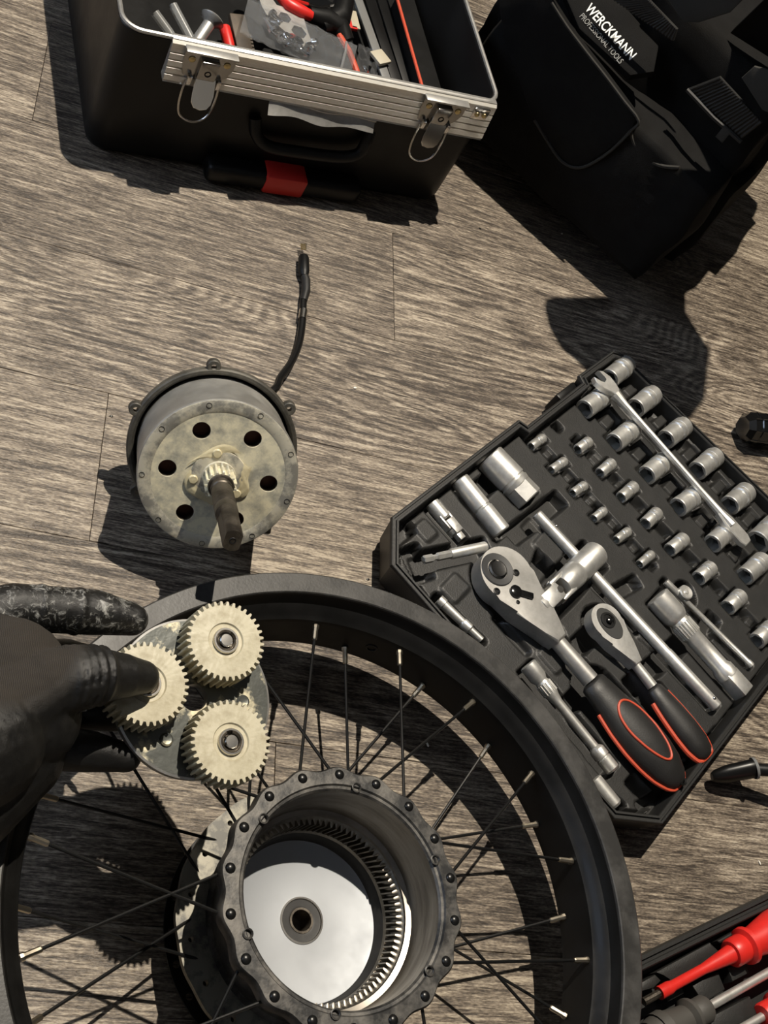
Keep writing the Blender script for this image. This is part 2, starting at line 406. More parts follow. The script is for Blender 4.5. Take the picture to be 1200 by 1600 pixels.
# hub: scalloped flange ring
def ringpts(fr, z, n=216): return [MW @ V(fr(2 * math.pi * k / n) * math.cos(2 * math.pi * k / n), fr(2 * math.pi * k / n) * math.sin(2 * math.pi * k / n), z) for k in range(n)]
sc_ = lambda a: .0812 + .0015 * math.cos(18 * (a - R(113.9)))
cst = lambda r: (lambda a: r)
MB().loft([ringpts(cst(.0665), -.010), ringpts(lambda a: sc_(a) - .0002, -.010), ringpts(sc_, -.0010), ringpts(lambda a: sc_(a) - .0012, .0006), ringpts(cst(.0705), .0008), ringpts(cst(.0695), -.0006), ringpts(cst(.0678), -.0008), ringpts(cst(.0665), -.0022), ringpts(cst(.0665), -.010)], False, False).build('hub_flange', M_HUB, wheel, ang=40)
for i in range(18):
    hm = frame(pol(.0768, 113.9 - 20 * i, .0006), WN)
    MB().lathe(hm, [(.0034, -.0004), (.0033, .0004), (.0029, .0011), (.0018, .0018), (0, .0021)], 14).build('spoke_head', M_SPOKE, wheel)
for i in range(6):
    hm = frame(pol(.0697, 84.4 - 60 * i, .0009), WN)
    MB().lathe(hm, [(.0031, -.0002), (.0034, .0007), (.0027, .0010), (.0022, .0004), (.0021, -.0015), (0, -.0015)], 14).build('screw_hole', M_HUB, wheel)
MB().lathe(MW, [(.0665, -.0022), (.0660, -.006), (.0656, -.034), (.0650, -.0375), (.0615, -.0385), (.0612, -.0405)], 96).build('hub_bore', M_HUBIN, wheel, ang=30)
# ring gear inside the hub
nt_ = 90; rg = []
def toothr(k, ri, ro): return (ro, ri, ri, ro)[k % 4]
def tring(z, ri, ro, ph=0.): return [MW @ V(toothr(k, ri, ro) * math.cos(2 * math.pi * (k + ph) / (4 * nt_)), toothr(k, ri, ro) * math.sin(2 * math.pi * (k + ph) / (4 * nt_)), z) for k in range(4 * nt_)]
MB().loft([tring(-.0405, .0612, .0612), tring(-.0415, .0598, .0598), tring(-.0420, .0560, .0596), tring(-.0575, .0560, .0596, 3.), tring(-.0580, .0565, .0565, 3.), tring(-.0605, .0556, .0556)], False, False).build('ring_gear', M_STEELGEAR, wheel, ang=30)
MB().lathe(MW, [(.0556, -.0605), (.0548, -.0615), (.0538, -.0680), (.0530, -.0698)], 96).build('bore_wall', M_SEAL, wheel)
MB().lathe(MW, [(.0530, -.0698), (.0520, -.0702), (.0152, -.0702), (.0152, -.074)], 96).build('hub_end_plate', M_ALU, wheel, ang=50)
brg = MB().lathe(MW, [(.0155, -.0703), (.0153, -.0694), (.0142, -.0694), (.0138, -.0705)], 48).build('hub_bearing', M_STEEL, wheel)
MB().lathe(MW, [(.0138, -.0705), (.0132, -.0706), (.0098, -.0704), (.0086, -.0706)], 48).build('bearing_seal', M_SEAL, brg)
MB().lathe(MW, [(.0086, -.0706), (.0084, -.0701), (.0070, -.0701), (.0067, -.0708), (.0067, -.088), (0, -.088)], 40).build('bearing_inner_ring', M_SHAFT, brg)
# outside of the hub, lower flange, brake disc
MB().lathe(MW, [(.0690, -.010), (.0668, -.014), (.0664, -.060), (.0690, -.0635)], 80).build('hub_shell', M_HUB, wheel)
fl = [( .0880 + .0004 * math.cos(18 * (2 * math.pi * k / 180 - R(64.4)))) for k in range(180)]
flp = [(fl[k] * math.cos(2 * math.pi * k / 180), fl[k] * math.sin(2 * math.pi * k / 180)) for k in range(180)]
plate(MB(), MW, flp, [circle(12, .0019, 0, .0795 * math.cos(R(64.4 - 20 * i + 10)), .0795 * math.sin(R(64.4 - 20 * i + 10))) for i in range(18)] + [circle(64, .060)], -.0690, -.0645).build('lower_flange', M_FLANGE, wheel, ang=30)
MB().lathe(MW, [(.0700, -.0685), (.0600, -.0760), (.0300, -.0790), (.0240, -.0860), (.0240, -.0985), (0, -.0985)], 64).build('hub_end_bell', M_HUB, wheel)
bd = [circle(20, .0024, 0, rr_ * math.cos(R(a)), rr_ * math.sin(R(a))) for j in range(24) for rr_, a in ((.0745, j * 15.), (.0815, j * 15. + 6))]
plate(MB(), MW, circle(120, .0865), bd + [circle(64, .0680)], -.0965, -.0947).build('brake_disc', M_SPOKE, wheel, ang=30)
for j in range(6):
    p0 = pol(.069, j * 60 + 20, -.0956); p1 = pol(.022, j * 60 - 15, -.0956)
    MB().box(frame2((p0 + p1) / 2, p1 - p0, WN), (p1 - p0).length, .007, .0018).build('disc_spider_arm', M_SPOKE, wheel)

# ------------------------------------------------------------------ hub motor leaning on its rear axle
ma = Vector((math.sin(.9338) * math.cos(-1.6228), math.sin(.9338) * math.sin(-1.6228), math.cos(.9338)))
mc = Vector((-.1684, -.0146, .0651 * math.sin(.9338))); mc = mc + (CAM - mc) * (.005 / (CAM.z - mc.z))
MM = frame(mc, ma, (1, 0, 0))
def mp_(px, py, h):
    q = onplane(px, py, mc + ma * h, ma); l = MM.inverted() @ q; return l
motor = thing('hub_motor', 'greasy silver hub motor with protruding axle leaning on the wood floor', 'motor', (mc.x, mc.y, 0))
cov = MB().lathe(MM, [(.0595, -.0035), (.0605, -.0008), (.0618, .0004), (.0640, .0004), (.0651, -.0008), (.0651, -.0070), (.0635, -.0090), (.058, -.0125), (.040, -.0200), (.022, -.0250), (.014, -.0300), (.0125, -.0360), (0, -.0360)], 96).build('cover', M_COVER, motor)
MB().lathe(MM, [(.0595, -.0035), (.0592, -.0100), (.058, -.0115), (0, -.0125)], 72).build('cover_inside', M_BLACK, cov)
la0 = math.atan2(*reversed(list(mp_(214, 632, 0))[:2]))
for i in range(6):
    a = la0 + i * math.pi / 3 + .06
    lm = MM @ Matrix.Rotation(a, 4, 'Z') @ T((.0664, 0, -.0030))
    MB().lathe(lm, [(.0021, .0030), (.0046, .0030), (.0052, .0024), (.0055, -.0032), (.0050, -.0036), (.0021, -.0036)], 20, close=True).build('lug', M_COVER, cov)
MB().lathe(MM, [(.0572, -.0100), (.0578, .0440), (.0586, .0452), (.0586, .0500), (.0580, .0512)], 96).build('drum', M_MOTORSIDE, motor, ang=25)
holes = []; la = mp_(343, 745, .0515)
hp = [(140 + x / 2.857, 360 + y / 2.857) for x, y in ((503, 903), (732, 942), (800, 1138), (665, 1293), (430, 1262), (352, 1066))]
h0 = math.atan2(mp_(*hp[0], .0515).y, mp_(*hp[0], .0515).x)
big = [(.0373 * math.cos(h0 - i * math.pi / 3), .0373 * math.sin(h0 - i * math.pi / 3)) for i in range(6)]
small = [(.0548 * math.cos(h0 - R(12) - i * math.pi / 4.5), .0548 * math.sin(h0 - R(12) - i * math.pi / 4.5)) for i in range(9)]
plate(MB(), MM, circle(120, .0580), [circle(24, .0066, 0, *q) for q in big] + [circle(10, .0017, 0, *q) for q in small], .0500, .0514).build('face_plate', M_GREASEALLOY, motor, ang=30)
MB().lathe(MM, [(.0482, .0514), (.0478, .0519), (.0210, .0519), (.0205, .0514)], 90)
lip = MB(); lip.lathe(MM, [(.0580, .0512), (.0580, .0519), (.0572, .0522), (.0500, .0519), (.0484, .0513)], 110)
lip.build('face_rim', M_MOTOR, motor)
for q in small:
    MB().lathe(MM @ T((q[0], q[1], .0522)), [(.0021, -.0006), (.0021, .0001), (.0019, .0002), (.0018, -.0002), (0, -.0003)], 12).build('rim_screw_hole', M_BLACK, motor)
for kk, (r0_, r1_, z_, ph_) in enumerate(((.0125, .0235, .0538, 0.),)):
    # grease smears with ragged outlines left on the face
    for j in range(3 + 2 * kk):
        a0_ = ph_ + j * 2 * math.pi / (3 + 2 * kk); sm = MB()
        def gf(s, t, a0_=a0_, r0_=r0_, r1_=r1_, z_=z_, kk=kk):
            wd = (.80 if kk == 0 else .34) * (1 + .3 * math.sin(5 * t + a0_)); a = a0_ + (s - .5) * wd * 2
            rr = r0_ + (r1_ - r0_) * t * (1 + .18 * math.sin(7 * s + 3 * a0_)); e = (math.sin(math.pi * s) * math.sin(math.pi * t)) ** .5
            return MM @ V(rr * math.cos(a), rr * math.sin(a), z_ - .0012 + .0011 * e + .0003 * math.sin(20 * s + a0_) * math.sin(16 * t) * e)
        sm.grid(20, 12, gf).build('grease_smear', M_GREASE, motor, ang=180)

for q in big:
    MB().lathe(MM @ T((q[0], q[1], 0)), [(.0066, .0500), (.0070, .046), (.0070, .042)], 20).build('hole_wall', M_SHAFT, motor)
MB().lathe(MM, [(.055, .0400), (.012, .0415)], 48).build('winding', M_COPPER, motor)
MB().lathe(MM, [(.0205, .0510), (.0200, .0530), (.0165, .0536), (.0125, .0538), (.0120, .0552), (0, .0552)], 40).build('centre_boss', M_MOTOR, motor)
for a in (110, 200, 330):
    MB().lathe(MM @ T((.0185 * math.cos(R(a)), .0185 * math.sin(R(a)), .053)), [(.0034, -.001), (.0034, .0012), (.0028, .0018), (0, .0018)], 14).build('rivet', M_GREASE, motor)
def gearpoly(nteeth, ro, ri, tip=.36, root=.60):
    o = []
    for k in range(nteeth):
        for f_, r_ in ((-root / 2, ri), (-tip / 2 * .9, ro - (ro - ri) * .12), (-tip / 5, ro), (tip / 5, ro), (tip / 2 * .9, ro - (ro - ri) * .12), (root / 2, ri)):
            a = 2 * math.pi * (k + f_) / nteeth; o.append((r_ * math.cos(a), r_ * math.sin(a)))
    return o
gp = gearpoly(15, .0118, .0092)
MB().loft([[MM @ V(x * s_, y * s_, z) for x, y in gp] for s_, z in ((1, .0545), (1, .0705), (.94, .0715))]).build('pinion', M_GREASEALLOY, motor, ang=25)
sh = MB()
sh.lathe(MM, [(.0096, .0715), (.0090, .0730), (.0078, .0735), (.0078, .0780), (.0070, .0790), (.0070, .0805), (.0078, .0815), (.0080, .1080), (.0074, .1095), (.0080, .1110), (.0080, .1200)], 28)
flat = []
for z in (.1200, .1225, .1600, .1618):
    s_ = .92 if z == .1618 else 1.
    ring = []
    for k in range(28):
        a = 2 * math.pi * k / 28; x, y = .0080 * s_ * math.cos(a), .0080 * s_ * math.sin(a)
        if z > .1201: x = max(-.0056, min(.0056, x))
        ring.append(MM @ V(x, y, z))
    flat.append(ring)
sh.loft(flat, False, True)
shaft = sh.build('shaft', M_SHAFT, motor, ang=30)
MB().lathe(MM @ T((0, 0, .1616)), [(.0013, .0004), (.0021, .0006), (.0024, .0001)], 12).build('shaft_centre_hole', M_DARKHOLE, shaft)
MB().lathe(MM, [(.0105, -.0350), (.0080, -.0360), (.0062, -.0365), (.0062, -.0800), (.0050, -.0815), (0, -.0815)], 24).build('rear_axle', M_SHAFT, motor)
# cable
ea = mc - ma * .079
cpts = [ea + V(.0, 0, .002), ea + V(.012, .010, .001), at(423, 612, .020), at(438, 590, .014), at(455, 566, .010), at(466, 540, .007), at(471, 515, .006), at(473, 494, .006), at(474, 470, .006), at(478, 444, .0065), at(475, 425, .0065), at(474, 412, .007)]
def smooth(pts, n=6):
    o = []; P_ = [pts[0]] + list(pts) + [pts[-1]]
    for i in range(1, len(P_) - 2):
        p0, p1, p2, p3 = P_[i - 1], P_[i], P_[i + 1], P_[i + 2]
        for k in range(n):
            t = k / n; o.append(.5 * ((2 * p1) + (p2 - p0) * t + (2 * p0 - 5 * p1 + 4 * p2 - p3) * t * t + (3 * p1 - p0 - 3 * p2 + p3) * t ** 3))
    o.append(P_[-2]); return o
cable = MB().tube(smooth(cpts), .0034, 10).build('motor_cable', M_CABLE, motor)
MB().tube([at(472, 499, .0062), at(474, 485, .0062)], .0040, 14).build('cable_ferrule', M_STEEL, cable)
MB().tube([at(474, 470, .0062), at(478, 455, .0064), at(478, 438, .0066), at(474, 426, .0066)], [.0036, .0042, .0042, .0036], 12).build('cable_sleeve', M_RUBBER, cable)
con = MB().along(at(475, 432, .0070), at(474, 386, .0070), [(0, 0), (.0036, 0), (.0048, .004), (.0052, .006), (.0052, .022), (.0046, .024), (0, .024)], 14).build('cable_plug', M_BLACK, cable)
for k in range(4):
    MB().tube([at(471 + k * 2.2, 390, .0075), at(470.5 + k * 2.4, 381, .0080)], .0006, 6).build('plug_pin', M_YELLOW, cable)

# ------------------------------------------------------------------ planetary gear carrier held in the hand
GN = Vector((.06, -.11, .99)).normalized()
gc = [at(353, 1001, .1655), at(231, 1068, .1655), at(361, 1159, .1655)]
G0 = (gc[0] + gc[1] + gc[2]) / 3; MG = frame(G0, GN, (1, 0, 0))
gl = []
for p, q in zip(gc, ((353, 1001), (231, 1068), (361, 1159))):
    l = MG.inverted() @ onplane(*q, G0, GN); gl.append(l)
carrier = thing('planetary_gear_carrier', 'round greasy gear carrier with three cream nylon gears held in gloved hand', 'gear set', MG @ V(0, 0, -.0255))
pc = MG.inverted() @ onplane(303, 1090, G0 - GN * .019, GN)
plate(MB(), MG @ T((pc.x, pc.y, 0)), circle(96, .0475), [circle(32, .0082)], -.0245, -.0190).build('carrier_plate', M_PLATE, carrier, ang=30)
MB().lathe(MG @ T((pc.x, pc.y, 0)), [(.0475, -.0190), (.0488, -.0196), (.0490, -.0215), (.0484, -.0250), (.0455, -.0262), (.0440, -.0245)], 96).build('plate_rim', M_CHROMED, carrier)
for k in range(3):
    a = math.atan2(gl[k].y - pc.y, gl[k].x - pc.x) + math.pi / 3
    MB().lathe(MG @ T((pc.x + .031 * math.cos(a), pc.y + .031 * math.sin(a), -.0190)), [(.0040, -.0005), (.0040, .0012), (.0030, .0018), (0, .0014)], 16).build('plate_rivet', M_PLATE, carrier)
gpoly = gearpoly(37, .0250, .0224)
npg = len(gpoly)
def cring(r, z): return [(r * math.cos(math.atan2(y, x)), r * math.sin(math.atan2(y, x)), z) for x, y in gpoly]
for k, l in enumerate(gl):
    gm = MG @ T((l.x, l.y, 0)) @ Matrix.Rotation(k * .5 + .1, 4, 'Z')
    rings = [[(x, y, -.0175) for x, y in gpoly], [(x, y, -.0010) for x, y in gpoly], [(x * .985, y * .985, 0) for x, y in gpoly], cring(.0112, .0002), cring(.0105, -.0010), cring(.0080, -.0012), cring(.0080, -.0175)]
    g = MB().loft([[gm @ V(*p) for p in r] for r in rings], False, False).build('planet_gear', M_NYLON, carrier, ang=32)
    MB().lathe(gm, [(.0080, -.0012), (.0080, .0004), (.0076, .0010), (.0066, .0010), (.0062, .0004), (.0062, -.0020)], 32).build('gear_bearing', M_STEEL, g)
    MB().lathe(gm, [(.0060, -.0022), (.0060, .0002), (.0054, .0006), (.0050, .0002), (.0050, -.0022)], 28, a0=R(60), a1=R(385)).build('circlip', M_SHAFT, g)
    MB().lathe(gm, [(.0041, -.0060), (.0041, .0010), (.0036, .0016), (0, .0017)], 24).build('gear_pin', M_STEEL, g)
    MB().lathe(gm, [(.0062, -.0024), (0, -.0026)], 24).build('gear_washer', M_SHAFT, g)

# ------------------------------------------------------------------ gloved hand
def capsule(mb, a, b, ra, rb):
    a, b = Vector(a), Vector(b); d = b - a; L = d.length; M_ = frame(a, d); pr = []
    for k in range(7): t = -math.pi / 2 + k * math.pi / 12; pr.append((max(ra * math.cos(t), 0), ra * math.sin(t)))
    for k in range(7): t = k * math.pi / 12; pr.append((max(rb * math.cos(t), 0), L + rb * math.sin(t)))
    pr[0] = (0, -ra); pr[-1] = (0, L + rb); mb.lathe(M_, pr, 20)
hand_bones = {
    'arm': [((-420, 1330, .215), .040), ((-180, 1230, .195), .037), ((-40, 1160, .176), .036)],
    'palm1': [((-90, 1010, .145), .026), ((10, 1060, .165), .034), ((40, 1120, .165), .030)],
    'palm2': [((-60, 1240, .150), .033), ((20, 1180, .150), .028)],
    'palm3': [((-60, 1100, .130), .034), ((40, 1090, .135), .024), ((60, 1160, .132), .018)],
    'thumb': [((5, 1110, .176), .029), ((72, 1072, .184), .0205), ((104, 1062, .187), .0175), ((150, 1056, .186), .0160), ((190, 1056, .1815), .0128), ((222, 1058, .1770), .0098)],
    'index': [((-60, 975, .150), .0175), ((20, 950, .155), .0145), ((90, 953, .154), .0138), ((150, 957, .151), .0136), ((206, 968, .148), .0100)],
    'middle': [((-20, 1040, .138), .015), ((100, 1030, .127), .0125), ((180, 1050, .125), .0118), ((235, 1052, .124), .0098)],
    'ring': [((0, 1110, .135), .015), ((95, 1108, .128), .0125), ((175, 1112, .1255), .0118), ((235, 1118, .124), .0096)],
    'little': [((0, 1170, .140), .016), ((70, 1168, .137), .0130), ((140, 1174, .134), .0120), ((198, 1184, .132), .0085)],
}
hb = MB(); segs = {}
for nm, ch in hand_bones.items():
    w = [(at(*p), r) for p, r in ch]; segs[nm] = w
    for (a, ra), (b, rb) in zip(w, w[1:]): capsule(hb, a, b, ra, rb)
    # creases of the glove: soft rings round the joints
for nm, cr in (('thumb', ((100, 1063, .1868, .0196), (113, 1061, .1870, .0192), (126, 1059, .1868, .0186), (140, 1057, .1865, .0182), (156, 1056, .1858, .0172))), ('index', ((60, 951, .1545, .0150), (120, 955, .1525, .0148)))):
    for x, y, z, r in cr:
        w = segs[nm]; d = (w[-1][0] - w[-3][0]).normalized()
        hb.lathe(frame(at(x, y, z), d), [(0, -.0022), (r * .86, -.0022), (r, -.0008), (r, .0008), (r * .86, .0022), (0, .0022)], 20)
hme, horg = hb.mesh('hand_raw')
tmp = bpy.data.objects.new('hand_raw', hme); COL.objects.link(tmp)
rm_ = tmp.modifiers.new('remesh', 'REMESH'); rm_.mode = 'VOXEL'; rm_.voxel_size = .0013; rm_.use_smooth_shade = True
sm_ = tmp.modifiers.new('smooth', 'SMOOTH'); sm_.factor = .5; sm_.iterations = 5
dg = bpy.context.evaluated_depsgraph_get()
gm_ = bpy.data.meshes.new_from_object(tmp.evaluated_get(dg)); gm_.name = 'gloved_hand'
bpy.data.objects.remove(tmp)
def segdist(p, a, b):
    t = max(0, min(1, (p - a).dot(b - a) / (b - a).length_squared)); return (p - a - (b - a) * t).length
kn, gs = [], []
pc_ = [at(-220, 1150, .2), at(-60, 1040, .195), at(22, 1010, .195)]
gsp = [(segs['index'], .34, .018), (segs['little'][1:], .21, .015), (segs['thumb'][-2:], .22, .014), (segs['ring'][1:], .20, .015)]
for v in gm_.vertices:
    p = v.co + horg
    d = min(segdist(p, pc_[0], pc_[1]), segdist(p, pc_[1], pc_[2]))
    k_ = max(0, min(1, (.040 - d) / .010)); di = min(segdist(p, a[0], b[0]) for a, b in zip(segs['index'], segs['index'][1:]))
    dl = min(segdist(p, a[0], b[0]) for s_ in ('little', 'ring') for a, b in zip(segs[s_][1:], segs[s_][2:]))
    if di < .017 or dl < .0145: k_ = 0
    kn.append(k_)
    g_ = 0.
    for sg, amt, rad_ in gsp:
        dd = min(segdist(p, a[0], b[0]) for a, b in zip(sg, sg[1:]))
        if dd < rad_: g_ = max(g_, amt)
    gs.append(g_)
for nm, dat in (('knit', kn), ('grease', gs)):
    a_ = gm_.attributes.new(nm, 'FLOAT', 'POINT'); a_.data.foreach_set('value', dat)
gm_.polygons.foreach_set('use_smooth', [True] * len(gm_.polygons))
gm_.materials.clear()
hand = place('gloved_hand', gm_, M_GLOVE, horg)
tag(hand, 'hand in a greasy black dipped work glove pinching the gear carrier', 'hand')
# ------------------------------------------------------------------ open socket set case
import numpy as np
CO = Vector((-.0107, -.0436, 0)); CUa = R(46.3); EU = Vector((math.cos(CUa), math.sin(CUa), 0)); EV = Vector((math.sin(CUa), -math.cos(CUa), 0))
def cw(u, v, z): return CO + EU * u + EV * v + V(0, 0, z)
def uv(x, y, z=.034):
    p = at(x, y, z) - CO; return p.dot(EU), p.dot(EV)
case = thing('socket_case', 'open black plastic socket set case with moulded tray beside the wheel', 'tool case', cw(.18, .15, 0))
outl = [(.0101, -.0107), (.197, -.0107), (.200, -.0015), (.296, -.0015), (.299, -.0095), (.362, -.0085), (.3695, -.0005), (.396, .306), (.386, .3165), (.0097, .3165), (-.0228, .284), (-.0228, .0198)]
def inset(poly, d):
    n = len(poly); o = []
    for i in range(n):
        p0, p1, p2 = Vector(poly[i - 1]), Vector(poly[i]), Vector(poly[(i + 1) % n])
        a = (p1 - p0).normalized(); b = (p2 - p1).normalized()
        na, nb = Vector((-a.y, a.x)), Vector((-b.y, b.x)); m = (na + nb); m = m / max(.35, (1 + na.dot(nb)))
        o.append(tuple(p1 + m * d))
    return o
def ringc(d, z): return [cw(u, v, z) for u, v in inset(outl, d)]
sgn = 1
RZ = .0405
rings = [ringc(.012, .0005), ringc(.005, .006), ringc(.0015, RZ - .006), ringc(0, RZ - .003), ringc(.0006, RZ - .0004), ringc(.0012, RZ), ringc(.0026, RZ), ringc(.0030, RZ - .0018), ringc(.0046, RZ - .0018), ringc(.0050, RZ), ringc(.0066, RZ), ringc(.0072, RZ - .0008), ringc(.0088, .018)]
MB().loft(rings, True, False).build('case_shell', M_SHELL, case, ang=25)
# moulded liner as a height field
nu, nv = 290, 230
us = np.linspace(-.0165, .389, nu + 1); vs = np.linspace(-.0045, .3105, nv + 1)
U, VV = np.meshgrid(us, vs)
def smst(x, e): t = np.clip((x + e) / (2 * e), 0, 1); return t * t * (3 - 2 * t)
def caps_sd(a, b, r):
    ax, ay = a; bx, by = b; dx, dy = bx - ax, by - ay; l2 = dx * dx + dy * dy + 1e-12
    t = np.clip(((U - ax) * dx + (VV - ay) * dy) / l2, 0, 1); return np.hypot(U - ax - dx * t, VV - ay - dy * t) - r
def box_sd(a, b, hw, rd=.002, ext=0.):
    """rectangle with axis a-b and half width hw"""
    ax, ay = a; bx, by = b; L = math.hypot(bx - ax, by - ay); dx, dy = (bx - ax) / L, (by - ay) / L; cx, cy = (ax + bx) / 2, (ay + by) / 2
    p = np.abs((U - cx) * dx + (VV - cy) * dy) - (L / 2 + ext - rd); q = np.abs(-(U - cx) * dy + (VV - cy) * dx) - (hw - rd)
    return np.hypot(np.maximum(p, 0), np.maximum(q, 0)) + np.minimum(np.maximum(p, q), 0) - rd
ZT, ZR = .0315, .0150
Hh = np.full_like(U, ZT)
def cut(sd, z=ZR, e=.0011):
    global Hh
    Hh = np.minimum(Hh, z + (ZT - z) * smst(sd, e))
def raise_(sd, z, e=.0010):
    global Hh
    Hh = np.maximum(Hh, Hh + (z - Hh) * (1 - smst(sd, e)))

SOCK = []   # front px, back px, radius, kind, label row
rowsR = [((952, 592), (980, 570), .0108), ((992.6, 638), (1021, 616), .0108), ((1040, 687), (1068.6, 665), .0106), ((1089, 736), (1117.7, 712.6), .0106), ((1140, 790), (1166.7, 768), .0108), ((1183, 848), (1212, 822), .0132)]
rowsM = [((913, 640), (942, 619), .0105), ((959, 692), (989, 670), .0103), ((1010, 743), (1038.5, 720.5), .0103), ((1059, 793), (1089, 773), .0103), ((1113, 850), (1138, 828), .0100), ((1163.6, 901), (1192, 875.7), .0098)]
rowsS = [((902, 703), (920, 690), .0056), ((937, 739.5), (956, 723.7), .0058), ((970, 777.5), (991, 760), .0061), ((1008, 818.6), (1027, 801), .0066), ((1046, 860), (1068.6, 842), .0071), ((1091, 904), (1111, 887), .0077), ((1136.7, 950), (1157, 931), .0081), ((1182, 1002), (1205, 981), .0085)]
rowsT = [((829.5, 698), (848.5, 684), .0047), ((861, 735), (882, 720.5), .0047), ((894.4, 771), (913.4, 758.5), .0047), ((927.7, 810.7), (943.5, 798), .0045), ((962.5, 844), (981.5, 830), .0045), ((999, 882), (1018, 866), .0045)]
ORD = ['first', 'second', 'third', 'fourth', 'fifth', 'sixth', 'seventh', 'eighth']
for rows, zax, desc, side in ((rowsR, .0335, 'large chrome socket', 'outer row beyond the wrench'), (rowsM, .0335, 'medium chrome socket', 'row left of the wrench'), (rowsS, .0320, 'small chrome hex socket', 'second smallest row'), (rowsT, .0310, 'tiny chrome socket', 'smallest socket row')):
    # trough that runs across the row, with blocks standing between the sockets
    c0, c1 = [tuple((Vector(uv(*rows[k][0], zax)) + Vector(uv(*rows[k][1], zax))) / 2) for k in (0, -1)]
    wdt = (.0115, .0105, .0062, .0052)[(rowsR, rowsM, rowsS, rowsT).index(rows)]
    cut(box_sd(c0, c1, wdt, ext=.012), ZR + .004)
    for k, (f_, b_, r_) in enumerate(rows):
        a, b = uv(*f_, zax), uv(*b_, zax); cut(box_sd(a, b, r_ + .0012, .001, ext=.0025), ZR + .001, .0008)
        if k + 1 < len(rows):
            mx = tuple((Vector(c0).lerp(Vector(c1), (k + .5) / (len(rows) - 1))))
            st = (Vector(c1) - Vector(c0)) / (len(rows) - 1); hl = max(.004, st.length / 2 - r_ - .0035)
            s0 = Vector(mx) - st.normalized() * hl * .75; s1 = Vector(mx) + st.normalized() * hl * .75
            raise_(box_sd(tuple(s0), tuple(s1), wdt * .85, .0015), .0300)
    for k, (f_, b_, r_) in enumerate(rows):
        SOCK.append((f_, b_, r_, zax, '%s, %s from the top in the %s' % (desc, ORD[k], side)))
def pc_cut(a, b, r, z=ZR, box=False, e=.0011, ext=0.):
    A, B = uv(*a), uv(*b)
    cut(box_sd(A, B, r, .0025, ext) if box else caps_sd(A, B, r), z, e)
pc_cut((785, 905), (800, 922), .0285); pc_cut((800, 920), (862, 990), .0150); pc_cut((850, 975), (930, 1066), .0105); pc_cut((935, 1080), (1043, 1200), .0240)
pc_cut((943, 975), (955, 990), .0195); pc_cut((950, 985), (1025, 1085), .0085); pc_cut((1028, 1090), (1098, 1172), .0165)
pc_cut((840, 806), (1116, 1102), .0085, ZR, True, ext=.004); pc_cut((930, 866), (848, 950), .0165, ZR, True, ext=.004)
pc_cut((1030, 935), (1160, 1080), .0145, ZR, True, ext=.005); pc_cut((1040, 908), (1172, 1038), .0052, ZR + .003, True, ext=.003); pc_cut((1072, 922), (1075, 930), .0105)
pc_cut((826, 1042), (955, 1200), .0105, ZR, True, ext=.003)
pc_cut((762, 712), (826, 776), .0165, ZR, True, ext=.003); pc_cut((716, 748), (785, 833), .0108, ZR, True, ext=.003); pc_cut((672, 784), (722, 842), .0085, ZR, True, ext=.003)
pc_cut((655, 876), (765, 852), .0095, ZR, True); pc_cut((684, 935), (752, 1002), .0062, ZR, True, ext=.004)
pc_cut((800, 838), (880, 775), .009, ZR + .002, True); pc_cut((845, 905), (870, 830), .011, ZR + .002, True); pc_cut((745, 770), (790, 730), .009, ZR + .003, True)
pc_cut((640, 850), (668, 905), .010, ZR + .003, True); pc_cut((905, 1010), (980, 940), .009, ZR + .003, True); pc_cut((985, 1075), (1070, 1000), .009, ZR + .003, True)
pc_cut((885, 1110), (935, 1050), .008, ZR + .002, True); pc_cut((1090, 1010), (1120, 960), .008, ZR + .003, True)
pc_cut((930, 1225), (975, 1270), .0085, ZR, True); pc_cut((985, 1215), (1020, 1250), .0060, ZR, True); pc_cut((1000, 1262), (1045, 1232), .0045, ZR, True)
pc_cut((1060, 1225), (1130, 1140), .0060, ZR + .002, True); pc_cut((1150, 1120), (1200, 1050), .0050, ZR + .002, True)
pc_cut((868, 668), (876, 660), .0055, ZR - .004, True); pc_cut((944, 594), (1154, 838), .0050, ZR + .008, True, ext=.006)
pc_cut((615, 845), (648, 818), .006, ZR + .004, True); pc_cut((648, 918), (678, 962), .007, ZR + .003, True)
pc_cut((955, 930), (1000, 905), .007, ZR + .004, True); pc_cut((720, 985), (775, 1040), .005, ZR + .004, True); pc_cut((775, 960), (830, 1020), .004, ZR + .010, True)
# raised pads between the recesses
for a, b, w in (((842, 838), (878, 872), .011), ((1000, 985), (1030, 1012), .007), ((985, 1040), (1050, 1110), .006), ((850, 1010), (880, 1045), .009), ((700, 905), (725, 930), .012), ((655, 815), (678, 840), .008)):
    raise_(box_sd(uv(*a), uv(*b), w, .003), .0335)
# keep the liner inside the shell
inn = inset(outl, .0080)
sdp = np.full_like(U, -1.)
for i in range(len(inn)):
    p, q = Vector(inn[i - 1]), Vector(inn[i]); d_ = (q - p).normalized(); nx, ny = -d_.y, d_.x
    if i in (2, 3, 4): continue
    sdp = np.maximum(sdp, -((U - p.x) * nx + (VV - p.y) * ny))
sdp = np.maximum(sdp, np.where((U > .191) & (U < .305), .0065 - VV, -1))
keep = sdp < .0012
Hh = np.where(sdp > -.0035, np.minimum(Hh, ZR + .006), Hh)
idx = -np.ones(U.shape, int); idx[keep] = np.arange(keep.sum())
orig_c = cw(.18, .15, .02)
X = CO.x + EU.x * U + EV.x * VV - orig_c.x; Y = CO.y + EU.y * U + EV.y * VV - orig_c.y; Zz = Hh - orig_c.z
verts = np.stack([X[keep], Y[keep], Zz[keep]], 1)
q = np.stack([idx[:-1, :-1], idx[1:, :-1], idx[1:, 1:], idx[:-1, 1:]], -1).reshape(-1, 4); q = q[(q >= 0).all(1)]
